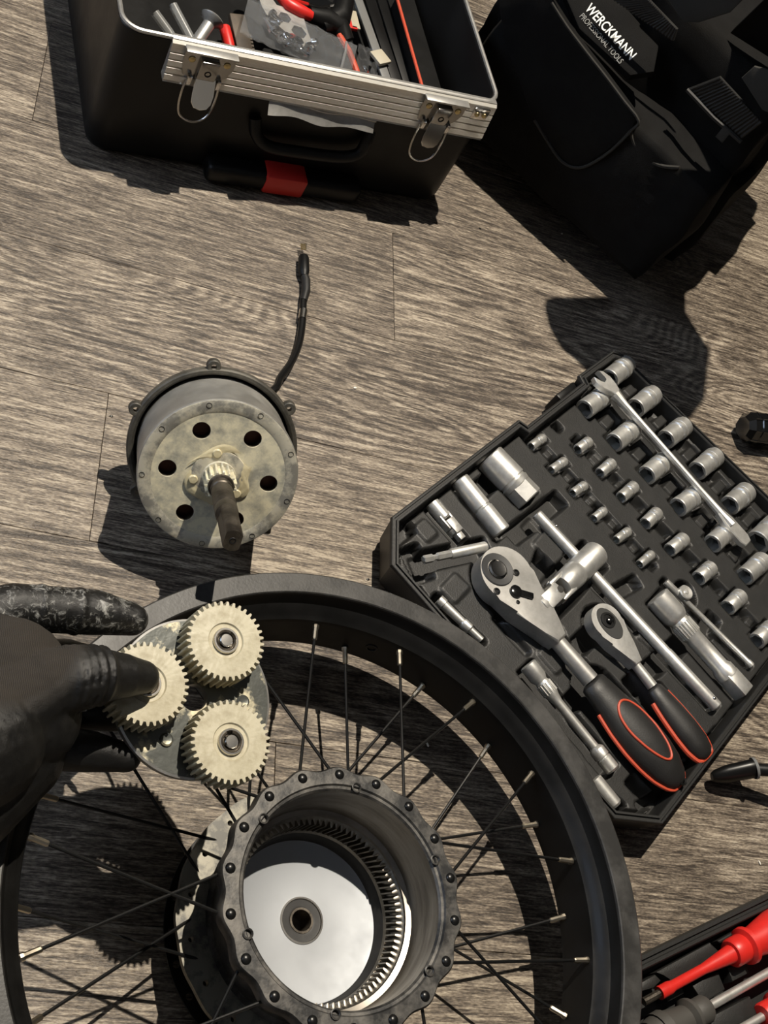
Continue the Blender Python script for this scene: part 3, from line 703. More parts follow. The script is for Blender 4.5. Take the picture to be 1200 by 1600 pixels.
tm = bpy.data.meshes.new('moulded_tray'); tm.from_pydata(verts.tolist(), [], q.tolist()); tm.update()
tm.polygons.foreach_set('use_smooth', [True] * len(tm.polygons))
place('moulded_tray', tm, M_TRAY, orig_c, case)
MB().prism(Matrix.Identity(4), [(p.x, p.y) for p in [cw(u, v, 0) for u, v in inset(outl, .009)]], .006, .009).build('case_base', M_SHELL, case)
# hinge / latch blocks on the outside walls
for u0, u1 in ((.268, .300),):
    MB().box(frame2(cw((u0 + u1) / 2, -.005, .018), EU), u1 - u0, .008, .024, .002).build('case_latch', M_BLACK, case)

def hexp(r): return [(r * math.cos(math.pi / 3 * k), r * math.sin(math.pi / 3 * k)) for k in range(6)]
def socket(f_, b_, r, z, label, group='chrome sockets in the open case', name='socket'):
    a, b = at(*f_, z), at(*b_, z); L = (b - a).length; M_ = frame(a, b - a, (0, 0, 1)); bore = min(.012, L * .45)
    m = MB().lathe(M_, [(r * .90, 0), (r * .95, .0008), (r * .95, L * .46), (r * .86, L * .50), (r * .86, L * .55), (r, L * .58), (r, L * .68), (r * .97, L * .69), (r * .97, L * .71), (r, L * .72), (r, L - .001), (r * .92, L), (r * .45, L), (r * .45, L - .003), (0, L - .003)], 28)
    plate(m, M_, circle(28, r * .90), [hexp(r * .74)], 0, bore)
    o = m.build(name, M_CHROME, None, ang=30); tag(o, label, 'socket', group)
    MB().lathe(M_, [(r * .8, bore * .98), (0, bore * .98)], 12).build('bore_floor', M_DARKHOLE, o)
    return o
for f_, b_, r_, z_, lb in SOCK: socket(f_, b_, r_, z_, lb)

# long sockets in the left corner
def cyl_tool(name, label, a, b, prof, mt=M_CHROME, cat='tool', n=28):
    m = MB().along(a, b, prof, n); o = m.build(name, mt, None, ang=30); return tag(o, label, cat)
a, b = at(764, 714, .034), at(828, 780, .034); L = (b - a).length
o = cyl_tool('spark_plug_socket', 'thick deep chrome socket with hexagonal end in the case corner', a, b, [(0, .004), (.0100, .004), (.0128, 0), (.0140, .001), (.0140, L * .55), (.0128, L * .57), (.0128, L * .60), (.0140, L * .62), (.0132, L * .70), (.0110, L * .72)], cat='socket')
hx = MB(); hm = frame(a, b - a, (0, 0, 1)); hx.loft([[hm @ V(x, y, z) for x, y in hexp(.0135)] for z in (L * .70, L - .001)] + [[hm @ V(x * .9, y * .9, L) for x, y in hexp(.0135)]]); hx.build('hex_end', M_CHROME, o, ang=20)
a, b = at(718, 750, .034), at(784, 832, .034); L = (b - a).length
o = cyl_tool('deep_socket', 'slim deep two-stage chrome socket beside the thick corner socket', a, b, [(0, .003), (.0062, .003), (.0080, 0), (.0086, .001), (.0086, L * .52), (.0078, L * .53), (.0078, L * .55), (.0088, L * .57), (.0088, L - .001), (.0080, L), (.0060, L), (.0060, L - .003), (0, L - .003)], cat='socket')
a, b = at(674, 786, .034), at(721, 842, .034); L = (b - a).length; d = (b - a).normalized()
uj = cyl_tool('universal_joint', 'small chrome universal joint at the left corner of the case', a, b, [(0, .001), (.0040, 0), (.0064, .0006), (.0064, L * .42), (.0050, L * .46), (.0042, L * .46), (0, L * .46)], cat='universal joint')
pm = a + d * L * .58
side = d.cross(V(0, 0, 1)).normalized()
for s_ in (-1, 1):
    MB().box(frame2(a + d * L * .52 + side * .0048 * s_, d), .014, .0022, .0085, .0008).build('yoke_arm', M_CHROME, uj)
    MB().box(frame2(a + d * L * .68 + V(0, 0, .0048 * s_), d), .014, .0085, .0022, .0008).build('yoke_arm', M_CHROME, uj)
MB().sphere(T(pm) @ diag(.0042, .0042, .0042), 14).build('joint_cross', M_CHROMED, uj)
MB().cyl(a + d * L * .72, a + d * L * .82, .0062, .0055, 20).build('joint_collar', M_CHROME, uj)
MB().box(frame2(a + d * L * .92, d), L * .2, .0062, .0062, .0006).build('square_drive', M_CHROME, uj)
# bit holder lying loose across the tray
a, b = at(661, 875, .0385), at(759, 854, .0385); L = (b - a).length
bh = MB().along(a, b, [(0, L * .42), (.0042, L * .42), (.0046, L * .44), (.0046, L - .001), (.0038, L), (0, L)], 20).build('bit_holder', M_CHROME, None); tag(bh, 'loose chrome magnetic bit holder lying across the left corner of the case', 'bit holder')
bh_m = frame(a, b - a, (0, 0, 1)); MB().loft([[bh_m @ V(x * s_, y * s_, z) for x, y in hexp(.0036)] for s_, z in ((.8, 0), (1, .0006), (1, L * .14), (.68, L * .16), (.68, L * .20), (1, L * .22), (1, L * .43))]).build('hex_shank', M_CHROME, bh, ang=20)
# bits stored along the lower left wall
a, b = at(685, 937, .034), at(752, 1000, .034); L = (b - a).length
xb = cyl_tool('extension_shaft', 'thin silver extension shaft along the case edge next to the wheel', a, b, [(0, 0), (.0048, 0), (.0048, L * .12), (.0040, L * .13), (.0036, L * .55), (.0044, L * .58), (.0044, L * .72), (.0030, L * .75), (.0030, L), (0, L)], cat='extension')
a, b = at(928, 1218, .034), at(962, 1260, .034); L = (b - a).length
cyl_tool('short_extension', 'short pale silver rod at the bottom end of the case', a, b, [(0, 0), (.0058, 0), (.0064, .001), (.0064, L - .002), (.0050, L), (0, L)], cat='extension')

# ---- big ratchet
def ratchet(name, label, hp, ep, z, hr, hlen, neck, shr, gs, ge, gprof, hz, big):
    a, e = at(*hp, z), at(*ep, z); d = (e - a).normalized(); M_ = frame2(a, d); Lt = (e - a).length
    t = thing(name, label, 'ratchet', a - V(0, 0, .018))
    pts = []
    for k in range(25):
        an = R(62 + k * (236 / 24)); pts.append((hr * math.cos(an), hr * math.sin(an)))
    low = [(hlen * f_, -w) for f_, w in ((.42, hr * .80), (.62, hr * .60), (.80, hr * .42), (1., neck))]
    pts += low + [(x, -y) for x, y in reversed(low)]
    MB().prism(M_, pts, -hz, hz, .0022 if big else .0015, 3).build('head', M_CHROMED if big else M_CHROME, t, ang=30)
    sh_ = MB(); s0 = a + d * (hlen * .90); gsx = Lt * gs
    ls = gsx - hlen * .9
    sh_.along(s0, e, [(0, 0), (neck, 0), (shr * .95, ls * .25), (shr, ls * .6), (shr * 1.05, ls), (0, ls)], 20); sh_.build('shank', M_CHROMED if big else M_CHROME, t)
    # grip: rounded in section, flatter than wide
    g0 = a + d * gsx; gl_ = Lt * ge - gsx; gM = frame(g0, d, (d.cross(V(0, 0, 1))))
    prof = [(0, 0)] + [(r_, gl_ * f_) for f_, r_ in gprof] + [(0, gl_)]
    grip = MB().lathe(gM, prof, 32, sx=1, sy=.66).build('grip', M_RUBBER, t, ang=50)
    # orange edging that runs round the equator of the grip
    ed = [(gM @ V((r_ + .0008) * s_, 0, gl_ * f_)) for s_, seq in ((1, gprof), (-1, list(reversed(gprof)))) for f_, r_ in seq if f_ > (.10 if big else .12)]
    ed = [p - V(0, 0, .0012) for p in ed]
    MB().tube(smooth(ed, 4), .0017 if big else .0022, 8, caps=True).build('grip_edging', M_ORANGE, t)
    if big:
        oc = g0 + d * gl_ * .52; OM = frame2(oc, d); rings_ = []
        for k in range(48):
            an = 2 * math.pi * k / 48; x, y = .0300 * math.cos(an), .0125 * math.sin(an) * (1 - .18 * math.cos(an))
            f_ = .52 + x / gl_; r_ = np.interp(f_, [q_[0] for q_ in gprof], [q_[1] for q_ in gprof])
            h = .66 * math.sqrt(max(0, r_ * r_ - y * y)) if abs(y) < r_ else 0
            rings_.append(OM @ V(x, y, h + .0001))
        MB().tube(rings_, .0011, 8, closed=True).build('grip_oval', M_ORANGE, t)
        he = g0 + d * gl_ * .955
        MB().lathe(frame(he + V(0, 0, .0046), (0, 0, 1) , d), [(.0045, .0), (.0042, .0012), (.0030, .0008), (.0028, -.002), (0, -.002)], 18, sx=1.5).build('hang_hole', M_BLACKGL, t)
    return t, M_, d
gb = [(.012, .0100), (.03, .0128), (.10, .0142), (.22, .0160), (.38, .0196), (.55, .0212), (.70, .0205), (.83, .0178), (.93, .0130), (.975, .0090), (.995, .0040)]
rt, RMx, rd = ratchet('ratchet', 'large ratchet with black and orange oval grip lying in the case', (785, 903), (1068, 1232), .041, .0252, .070, .0068, .0072, .492, .985, gb, .0085, True)
def rl(px, py, h): return RMx.inverted() @ onplane(px, py, RMx.translation + V(0, 0, h), V(0, 0, 1))
q_ = rl(777, 890, .0085)
bt = MB().lathe(RMx @ T((q_.x, q_.y, .0085)), [(.0150, -.001), (.0150, .0006), (.0143, .0012), (.0092, .0006), (.0090, -.001)], 36).build('selector_ring', M_GREYPL, rt)
bt.data.materials[0] = mat('graphite_ring', (.05, .05, .05), .45, .3)
MB().lathe(RMx @ T((q_.x, q_.y, .0085)), [(.0088, -.001), (.0086, .0014), (.0070, .0024), (.0056, .0022), (0, .0020)], 28).build('release_button', M_DKCHROME, rt)
for px, py in ((776, 924), (806, 895), (809, 941)):
    s_ = rl(px, py, .0085); rr_ = .0032 if py != 941 else .0018
    MB().lathe(RMx @ T((s_.x, s_.y, .0085)), [(rr_, -.0004), (rr_, .0006), (rr_ * .7, .0008), (rr_ * .45, .0001), (0, .0001)], 14).build('screw', M_BLACK, rt)
l0, l1 = rl(805, 925, .0085), rl(829, 932, .0085)
lv = MB().lathe(RMx @ T((l0.x, l0.y, .0085)), [(.0058, -.0005), (.0056, .0020), (.0044, .0028), (0, .0030)], 20)
lm_ = (l0 + l1) / 2; lv.box(RMx @ T((lm_.x, lm_.y, .0097)) @ Matrix.Rotation(math.atan2(l1.y - l0.y, l1.x - l0.x), 4, 'Z'), (l1 - l0).length + .004, .0058, .0028, .0012)
lv.build('direction_lever', M_BLACKGL, rt)
gs_ = [(.012, .0062), (.04, .0082), (.15, .0098), (.35, .0118), (.60, .0130), (.80, .0126), (.93, .0100), (.985, .0060)]
rs, RSx, sd_ = ratchet('ratchet', 'small ratchet with slim black and orange grip between the large ratchet and sliding bar', (943, 974), (1107, 1186), .040, .0160, .044, .0046, .0046, .47, .99, gs_, .0060, False)
def rl2(px, py): return RSx.inverted() @ onplane(px, py, RSx.translation + V(0, 0, .006), V(0, 0, 1))
k_ = rl2(946, 984)
MB().prism(RSx @ T((k_.x * .6, 0, 0)), [(x * 1.55, y) for x, y in circle(36, .0100)], .0055, .0066, .0004, 1).build('cover_plate', mat('graphite_plate', (.06, .06, .058), .4, .4), rs)
k_ = rl2(940, 973)
MB().lathe(RSx @ T((0, 0, .0066)), [(.0075, -.0003), (.0072, .0009), (.0052, .0010), (.0050, .0002), (0, .0002)], 26).build('drive_ring', M_BLACK, rs)
MB().lathe(RSx @ T((.001, 0, .0066)), [(.0030, 0), (.0026, .0028), (.0014, .0034), (0, .0036)], 14).build('drive_pin', M_BLACKGL, rs)

# ---- sliding T bar with universal joint threaded on it
a, b = at(838, 803, .036), at(1120, 1105, .036); L = (b - a).length
tb = cyl_tool('sliding_bar', 'long thin chrome sliding bar running diagonally across the case', a, b, [(0, 0), (.0044, 0), (.0052, .001), (.0052, L * .72), (.0056, L * .725), (.0056, L - .001), (.0046, L), (0, L)], cat='bar')
MB().sphere(T(a + (b - a) * .085 + V(.002, .002, .0052)) @ diag(.0016, .0016, .0012), 10).build('detent_ball', M_STEEL, tb)
MB().sphere(T(a + (b - a) * .965 + V(0, 0, .0052)) @ diag(.0018, .0018, .0014), 10).build('detent_ball', M_STEEL, tb)
a, b = at(932, 864, .040), at(845, 948, .040); d = (b - a).normalized(); L = (b - a).length
uj = thing('universal_joint', 'large chrome universal joint sitting across the sliding bar', 'universal joint', a - V(0, 0, .02))
MB().along(a, b, [(0, .001), (.0085, 0), (.0118, .0012), (.0118, L * .34), (.0108, L * .36), (.0108, L * .38), (.0118, L * .40), (.0112, L * .60), (.0095, L * .64), (0, L * .64)], 32).build('joint_body', M_CHROME, uj)
side = d.cross(V(0, 0, 1)).normalized()
for s_ in (-1, 1):
    MB().box(frame2(a + d * L * .68 + side * .0085 * s_, d), .020, .0040, .0150, .0015).build('yoke_arm', M_CHROME, uj)
    MB().box(frame2(a + d * L * .88 + V(0, 0, .0085 * s_), d), .022, .0150, .0040, .0015).build('yoke_arm', M_CHROME, uj)
    MB().cyl(a + d * L * .75 + side * .0060 * s_, a + d * L * .75 + side * .0112 * s_, .0032, None, 14).build('cross_pin', M_STEEL, uj)
    MB().cyl(a + d * L * .78 + V(0, 0, .0060 * s_), a + d * L * .78 + V(0, 0, .0112 * s_), .0032, None, 14).build('cross_pin', M_STEEL, uj)
MB().box(frame2(a + d * L * .76, d), .010, .012, .012, .002).build('joint_cross', M_CHROMED, uj)
MB().along(a + d * L * .93, b + d * .01, [(0, 0), (.0098, 0), (.0105, .002), (.0105, .010), (.0080, .012), (0, .012)], 24).build('joint_collar', M_CHROME, uj)
# ---- extension bar
a, b = at(1026, 932, .037), at(1163, 1084, .037); L = (b - a).length; d = (b - a).normalized()
xb = thing('extension_bar', 'thick chrome extension bar with knurled collar and square tip', 'extension', a - V(0, 0, .02))
MB().along(a, b, [(0, .001), (.0105, 0), (.0118, .001), (.0118, L * .20), (.0102, L * .235), (.0085, L * .25), (.0092, L * .27), (.0092, L * .40), (.0082, L * .42), (.0082, L * .72), (.0100, L * .75), (.0100, L * .82), (0, L * .82)], 28).build('bar_body', M_CHROME, xb)
for k in range(22):
    an = 2 * math.pi * k / 22; M_ = frame2(a + d * L * .335, d); p = M_ @ V(0, .0092 * math.cos(an), .0092 * math.sin(an))
    MB().box(frame2(p, d), L * .12, .0011, .0011).build('knurl_ridge', M_CHROME, xb)
MB().box(frame2(a + d * L * .90, d), L * .20, .0155, .0155, .0014).build('square_drive', M_CHROME, xb)
# ---- slim T handle
a, b = at(1040, 909, .0345), at(1174, 1040, .0345); L = (b - a).length
sl = cyl_tool('slim_bar', 'very slim chrome bar with a round collar beside the small sockets', a, b, [(0, 0), (.0034, 0), (.0034, L * .14), (.0028, L * .15), (.0028, L * .95), (.0033, L * .96), (.0033, L), (0, L)], cat='bar')
p = at(1071, 926, .0385)
MB().lathe(T(p), [(.0062, -.005), (.0070, -.004), (.0070, .0012), (.0062, .0020), (.0025, .0016), (.0020, .0024), (0, .0026)], 24).build('bar_collar', M_CHROME, sl)
# ---- small extension
a, b = at(824, 1038, .036), at(958, 1204, .036); L = (b - a).length; d = (b - a).normalized()
sx_ = thing('small_extension', 'thin chrome extension with knurled grip next to the wheel rim', 'extension', a - V(0, 0, .018))
MB().along(a, b, [(0, .001), (.0062, 0), (.0074, .0008), (.0074, L * .125), (.0055, L * .16), (.0055, L * .17), (.0062, L * .18), (.0062, L * .28), (.0050, L * .31), (.0040, L * .36), (.0040, L * .78), (.0060, L * .80), (.0066, L * .81), (.0066, L * .87), (.0056, L * .88), (.0064, L * .89), (.0064, L * .985), (.0050, L), (0, L)], 24).build('bar_body', M_CHROME, sx_)
for k in range(16):
    an = 2 * math.pi * k / 16; M_ = frame2(a + d * L * .23, d); p = M_ @ V(0, .0062 * math.cos(an), .0062 * math.sin(an))
    MB().box(frame2(p, d), L * .09, .0009, .0009).build('knurl_ridge', M_CHROME, sx_)
# ---- combination wrench lying on top of the sockets
a, b = at(946, 600, .0475), at(1156, 838, .043); d = (b - a).normalized(); L = (b - a).length; M_ = frame2(a, d)
wr = thing('combination_wrench', 'long polished wrench lying on the sockets across the case', 'wrench', a - V(0, 0, .03))
MB().tube([M_ @ V(L * f_, 0, .0012 * math.sin(math.pi * f_)) for f_ in (.07, .14, .3, .5, .7, .86, .93)], [.0058, .0040, .0033, .0032, .0033, .0044, .0062], 10).build('wrench_shaft', M_CHROME, wr)
jaw = [(.022, .0052), (.012, .0110), (.0, .0150), (-.014, .0140), (-.021, .0080), (-.008, .0062), (-.002, .0045), (-.002, -.0045), (-.008, -.0062), (-.021, -.0080), (-.014, -.0140), (0, -.0150), (.012, -.0110), (.022, -.0052)]
MB().prism(M_ @ Matrix.Rotation(.25, 4, 'Z') @ diag(.66, .66, 1), jaw, -.0032, .0032, .0008, 1).build('open_jaw', M_CHROME, wr)
MB().prism(M_ @ T((L, 0, 0)), [(-.030, -.0048), (-.018, -.0075), (.004, -.0078), (.010, -.005), (.010, .005), (.004, .0078), (-.018, .0075), (-.030, .0048)], -.0030, .0030, .0008, 1).build('flat_end', M_CHROME, wr)
# ------------------------------------------------------------------ black tool box with aluminium trim, lid removed
TA = R(12.8); TX = Vector((math.cos(TA), math.sin(TA), 0)); TY = Vector((-math.sin(TA), math.cos(TA), 0))
T0 = at(190, 45, .14); T0.z = 0; TW, TD, TH = .366, .27, .14
def tw(u, v, z): return T0 + TX * u + TY * v + V(0, 0, z)
def F(u, z, off=0.): return tw(u, -off, z)
def fz(px, py, off=0.):
    p = onplane(px, py, T0 - TY * off, TY) - T0; return p.dot(TX), p.z
def fp(px, py, off=0.): return onplane(px, py, T0 - TY * off, TY)
def rrect(ins, z, rad, n=7):
    o = []; r = max(.002, rad - ins * .5)
    for cx, cy, a0 in ((TW - ins - r, ins + r, -90), (TW - ins - r, TD - ins - r, 0), (ins + r, TD - ins - r, 90), (ins + r, ins + r, 180)):
        for k in range(n + 1): a = R(a0 + 90 * k / n); o.append(tw(cx + r * math.cos(a), cy + r * math.sin(a), z))
    return o
tbx = thing('tool_box', 'open black plastic tool box with ribbed aluminium front trim and two chrome latches', 'tool box', tw(TW / 2, TD / 2, 0))
rc = .018
MB().loft([rrect(.006, .0005, rc), rrect(.0015, .003, rc), rrect(-.001, .010, rc), rrect(-.0005, .060, rc), rrect(0, .125, rc), rrect(0, .1385, rc), rrect(.0010, .140, rc), rrect(.0040, .140, rc), rrect(.0050, .1380, rc), rrect(.0090, .050, rc), rrect(.014, .045, rc)], True, True).build('box_shell', M_BLACK, tbx, ang=30)
MB().tube(rrect(.0016, .1410, rc), .0021, 8, closed=True).build('rim_trim', M_CHROMED, tbx)
u0, _ = fz(257, 100, .002); u1, _ = fz(757, 195, .002)
zs = [.1415, .1395, .1385, .1320, .1312, .1304, .1256, .1248, .1240, .1192, .1184, .1176, .1128, .1120, .1112, .1064, .1056, .1040]
of_ = [.0010, .0034, .0030, .0030, .0004, .0030, .0030, .0004, .0030, .0030, .0004, .0030, .0030, .0004, .0030, .0030, .0010, .0022]
MA = Matrix(((-TY.x, 0, TX.x, 0), (-TY.y, 0, TX.y, 0), (0, 1, 0, 0), (0, 0, 0, 1)))
o_ = tw(0, 0, 0); MA.translation = o_
of = [o + (.1415 - z) * .22 for o, z in zip(of_, zs)]; sec = list(zip(of, zs)); back = [(-.0008, .1040), (-.0008, .1415)]
MB().prism(MA, sec + back, u0, u1).build('front_trim', M_ALURIB, tbx, ang=25)
MB().box(frame2(tw((u0 + u1) / 2, .002, .1416), TX), u1 - u0, .0062, .0016, .0005).build('trim_top', M_CHROMED, tbx)
# bent aluminium plate above the handle
ua, za = fz(414, 165, .006); ub, zb = fz(578, 200, .006)
MB().grid(28, 8, lambda s, t: F(ua + (ub - ua) * s, .1165 - .0215 * t - .003 * s + .0016 * math.sin(9 * s) * t, .0042 + .0135 * t * t * (1 - .25 * s) + .0012 * math.sin(14 * s + 1) * t)).build('bent_trim_plate', M_CHROMED, tbx)
MB().tube([F(ua + (ub - ua) * k / 28, .1165 - .0115 - .003 * k / 28 + .0012 * math.sin(9 * k / 28), .0092 + .0007 * math.sin(k * .5 + 1)) for k in range(29)], .0010, 6).build('plate_fold', M_CHROMED, tbx)
# carrying handle: recess bow under the plate
hpts = [fp(399, 184, .003), fp(400, 208, .008), fp(418, 228, .011), (fp(470, 238, .012)), fp(530, 245, .012), fp(560, 240, .011), fp(572, 222, .008), fp(578, 205, .003)]
MB().tube(smooth(hpts, 5), .0058, 12).build('handle', M_BLACK, tbx)
# lower sliding bar with red button
ba, bz = fz(312, 283, .012); bb, bz2 = fz(549, 318, .012); zc = .0125
MB().box(frame2(F((ba + bb) / 2, zc, .009), TX), bb - ba, .024, .021, .006, 3).build('pull_bar', M_BLACK, tbx)
ra_, rz_ = fz(401, 300, .015); rb_, rz2 = fz(466, 306, .015)
MB().box(frame2(F((ra_ + rb_) / 2, zc + .0005, .0100), TX), rb_ - ra_, .0250, .0225, .0030, 2).build('red_button', M_REDD, tbx)
# latches
def latch(cx, cy, tilt, blue):
    u, z = fz(cx, cy, .004); M_ = MA.copy(); M_.translation = F(u, 0, .0030)
    # local: X outwards, Y up, Z along the front
    pl = MB(); W2 = .0225
    shape = [(-W2, .1405), (W2, .1405), (W2, .1270), (W2 - .003, .1210), (W2 - .009, .1120), (-W2 + .009, .1080), (-W2 + .003, .1150), (-W2, .1270)]
    LM = Matrix((( TX.x, 0, -TY.x, F(u, 0, .0075).x), (TX.y, 0, -TY.y, F(u, 0, .0075).y), (0, 1, 0, 0), (0, 0, 0, 1)))
    pl.prism(LM, shape, 0, .0020, .0006, 1)
    p = pl.build('latch', M_DKCHROME, tbx, ang=25)
    MB().box(LM @ T((0, .1408, .0012)), .046, .0022, .0085, .0006).build('latch_flange', M_CHROMED, p)
    MB().box(LM @ T((0, .1255, .0042)), .0170, .0200, .0062, .0018, 2).build('latch_boss', M_DKCHROME, p)
    MB().lathe(LM @ T((0, .1235, .0073)), [(.0030, -.001), (.0030, .0004), (.0020, .0004), (.0019, -.0005), (0, -.0005)], 16).build('keyhole', M_BLACK, p)
    for s_ in (-1, 1):
        MB().lathe(LM @ T((s_ * .0155, .1320, .0018)), [(.0032, 0), (.0030, .0010), (.0018, .0016), (0, .0017)], 16).build('rivet', M_YELLOW, p)
    tM = LM @ T((.0008, .1135, .0065)) @ Matrix.Rotation(tilt, 4, 'X')
    tg = [(-.0090, .004), (.0090, .004), (.0095, -.010), (.0090, -.018), (.0060, -.0225), (0, -.0240), (-.0060, -.0225), (-.0090, -.018), (-.0095, -.010)]
    MB().prism(tM, tg, -.0010, .0012, .0005, 1).build('latch_tongue', M_CHROME2, p, ang=25)
    wl = [(-.0150, .1110, .004), (-.0165, .1020, .007), (-.0160, .0880, .010), (-.0125, .0790, .012), (-.004, .0745, .013), (.004, .0755, .013), (.0105, .0810, .012), (.0140, .0900, .009), (.0150, .1020, .006), (.0140, .1130, .004)]
    MB().tube(smooth([LM @ V(x, y, zz) for x, y, zz in wl], 4), .0012, 8).build('wire_loop', M_STEEL, p)
    for s_ in (-1, 1):
        MB().box(LM @ T((s_ * .0130, .1125, .0045)), .004, .009, .005, .001).build('hinge_ear', M_CHROME2, p)
latch(318, 112, R(-24), True); latch(676, 188, R(-10), False)
u, z = fz(747, 180, .004)
MB().box(frame2(F(u, .1310, .0048), TX), .017, .004, .0135, .001).build('corner_bracket', M_CHROME2, tbx)
for du in (-.004, .004): MB().sphere(T(F(u + du, .1310, .0072)) @ diag(.0026, .0020, .0026), 10).build('bracket_rivet', M_YELLOW, tbx)
# divider panel with orange edge inside the box
dv = MB(); d0, d1 = at(620, -6, .118), at(663, 146, .118)
dv.prism(I4, [(d0.x, d0.y), (d1.x, d1.y), (d1.x + .0025, d1.y), (d0.x + .0025, d0.y)], .046, .1175); dvp = dv.build('divider', M_BLACK, tbx)
MB().tube([at(612, -30, .1185), at(620, -4, .1185), at(642, 74, .1185), at(662, 144, .1185)], .0016, 8).build('divider_edge', M_ORANGE, dvp)

# ---- things in the tool box
def rod(name, label, cat, pts, r, mt, n=10, group=None):
    o = MB().tube([at(*p) for p in pts], r, n).build(name, mt); return tag(o, label, cat, group)
ZB = .046
rod('clear_tube', 'frosted plastic tube lying leftmost in the tool box', 'tube', [(242, 20, .104), (264, 50, .098), (290, 92, .090)], .0042, M_TUBE, 12)
rod('clear_tube', 'frosted plastic tube lying against the chrome bolt in the tool box', 'tube', [(270, 8, .108), (287, 40, .103), (304, 72, .098)], .0042, M_TUBE, 12)
a, b = at(302, 74, .103), at(333, 28, .118); L = (b - a).length
bo = MB().along(a, b, [(0, 0), (.0066, 0), (.0070, .001), (.0062, .004), (.0055, .006), (.0055, L * .78), (.0070, L * .84), (.0110, L * .93), (.0115, L * .96), (.0100, L), (.0060, L), (.0055, L - .003), (0, L - .003)], 24).build('flanged_bolt', M_CHROMED, None); tag(bo, 'chrome bolt with a flared head standing in the tool box', 'bolt')
rod('red_handle_tool', 'short red plastic handle beside the brown file in the tool box', 'tool', [(351, 44, .104), (355, 60, .103), (362, 88, .098)], .0052, M_RED, 12)
a, b = at(369, 24, .108), at(384, 92, .097); L = (b - a).length
fl_ = MB().box(frame2((a + b) / 2, b - a), L, .0155, .006, .0010).build('wooden_file', M_WOODY, None); tag(fl_, 'brown toothed file standing behind the aluminium trim', 'file')
for k in range(7): MB().box(frame2(a + (b - a) * (.45 + .08 * k) + TX * .0082, b - a), .0022, .0030, .0050).build('tooth', M_WOODY, fl_)
pl_ = thing('black_pliers', 'black pliers with a red oval handle end along the front of the tool box', 'pliers', at(400, 100, .085))
MB().tube([at(318, 84, .094), at(352, 92, .096), at(400, 100, .098), at(450, 106, .100), at(482, 110, .102)], [.0045, .0060, .0066, .0066, .0060], 12).build('handle', M_BLACK, pl_)
MB().sphere(T(at(480, 108, .105)) @ diag(.0085, .0060, .0055), 16).build('handle_end', M_RED, pl_)
MB().tube([at(400, 88, .080), at(440, 96, .086), at(500, 118, .090)], .0055, 10).build('second_handle', M_BLACK, pl_)
# bone shaped multi wrench
bn = thing('bone_wrench', 'flat grey multi-hole hex wrench under the clear bag', 'wrench', at(440, 20, .108))
bM = frame2(at(440, 18, .118), at(470, 62, .118) - at(412, -18, .122))
bp_ = []
for k in range(40):
    a = 2 * math.pi * k / 40; bp_.append((.047 * math.cos(a), (.0165 + .0035 * math.cos(4 * a)) * math.sin(a)))
def hx_(cx, cy, r): return [(cx + r * math.cos(math.pi / 3 * k), cy + r * math.sin(math.pi / 3 * k)) for k in range(6)]
plate(MB(), bM, bp_, [hx_(-.030, .001, .0072), hx_(-.010, .004, .0066), hx_(.008, -.003, .0066), hx_(.026, .001, .0078)], -.0015, .0015).build('wrench_plate', M_CHROMED, bn, ang=30)
# red and black snips
sn = thing('snips', 'red and black handled snips at the back of the tool box', 'snips', at(490, 30, .09))
MB().tube([at(436, -8, .122), at(452, 8, .122), at(470, 18, .121), at(486, 25, .119)], [.005, .0062, .0062, .005], 12).build('red_handle', M_RED, sn)
MB().tube([at(480, 22, .117), at(505, 30, .114), at(528, 40, .110), at(540, 66, .104)], [.008, .011, .012, .009], 14).build('black_handle', M_BLACK, sn)
MB().tube([at(538, 2, .116), at(530, 28, .114), at(500, 42, .110)], [.010, .012, .009], 14).build('black_handle', M_BLACK, sn)
MB().prism(frame2(at(482, -2, .126), at(515, 6, .126) - at(460, -8, .126)), [(-.028, -.006), (.010, -.008), (.026, 0), (.010, .008), (-.028, .006)], -.0015, .0015).build('blade', M_CHROME2, sn)
# clear zip bag with small hardware
zb = thing('zip_bag', 'clear plastic zip bag of small hardware lying in the tool box', 'bag', at(460, 60, .105))
from mathutils import noise as mn
c4 = [at(388, -4, .124), at(374, 52, .118), at(546, 128, .112), at(558, 72, .118)]
def bagf(s, t, dz):
    p = (c4[0] * (1 - t) + c4[1] * t) * (1 - s) + (c4[3] * (1 - t) + c4[2] * t) * s
    return p + V(0, 0, dz * (math.sin(math.pi * s) * math.sin(math.pi * t)) ** .6 + .0028 * mn.noise(V(s * 9, t * 5, dz * 90)) + .0016 * mn.noise(V(s * 22, t * 11, 3)))
MB().grid(48, 20, lambda s, t: bagf(s, t, .009)).build('bag_top', M_BAGPL, zb, ang=180)
MB().grid(30, 12, lambda s, t: bagf(s, t, -.006)).build('bag_bottom', M_BAGPL, zb, ang=180)
MB().tube([bagf(.90, t / 10, .004) + V(0, 0, .001) for t in range(11)], .0013, 6).build('zip_strip', M_TUBE, zb)
random.seed(3)
for k in range(16):
    s, t = random.uniform(.1, .62), random.uniform(.22, .8); p = bagf(s, t, .0) + V(0, 0, .001); an = random.uniform(0, 6.3)
    d = V(math.cos(an), math.sin(an), .15)
    if k % 2:
        plate(MB(), frame(p, V(random.uniform(-.4, .4), random.uniform(-.4, .4), 1)), hx_(0, 0, .0055), [circle(10, .0028)], -.0018, .0018).build('nut', M_CHROME2, zb, ang=20)
    else:
        MB().along(p - d * .006, p + d * .008, [(0, 0), (.0042, 0), (.0042, .003), (.0018, .0032), (.0018, .0140), (0, .0142)], 10).build('bolt', M_CHROME2, zb)
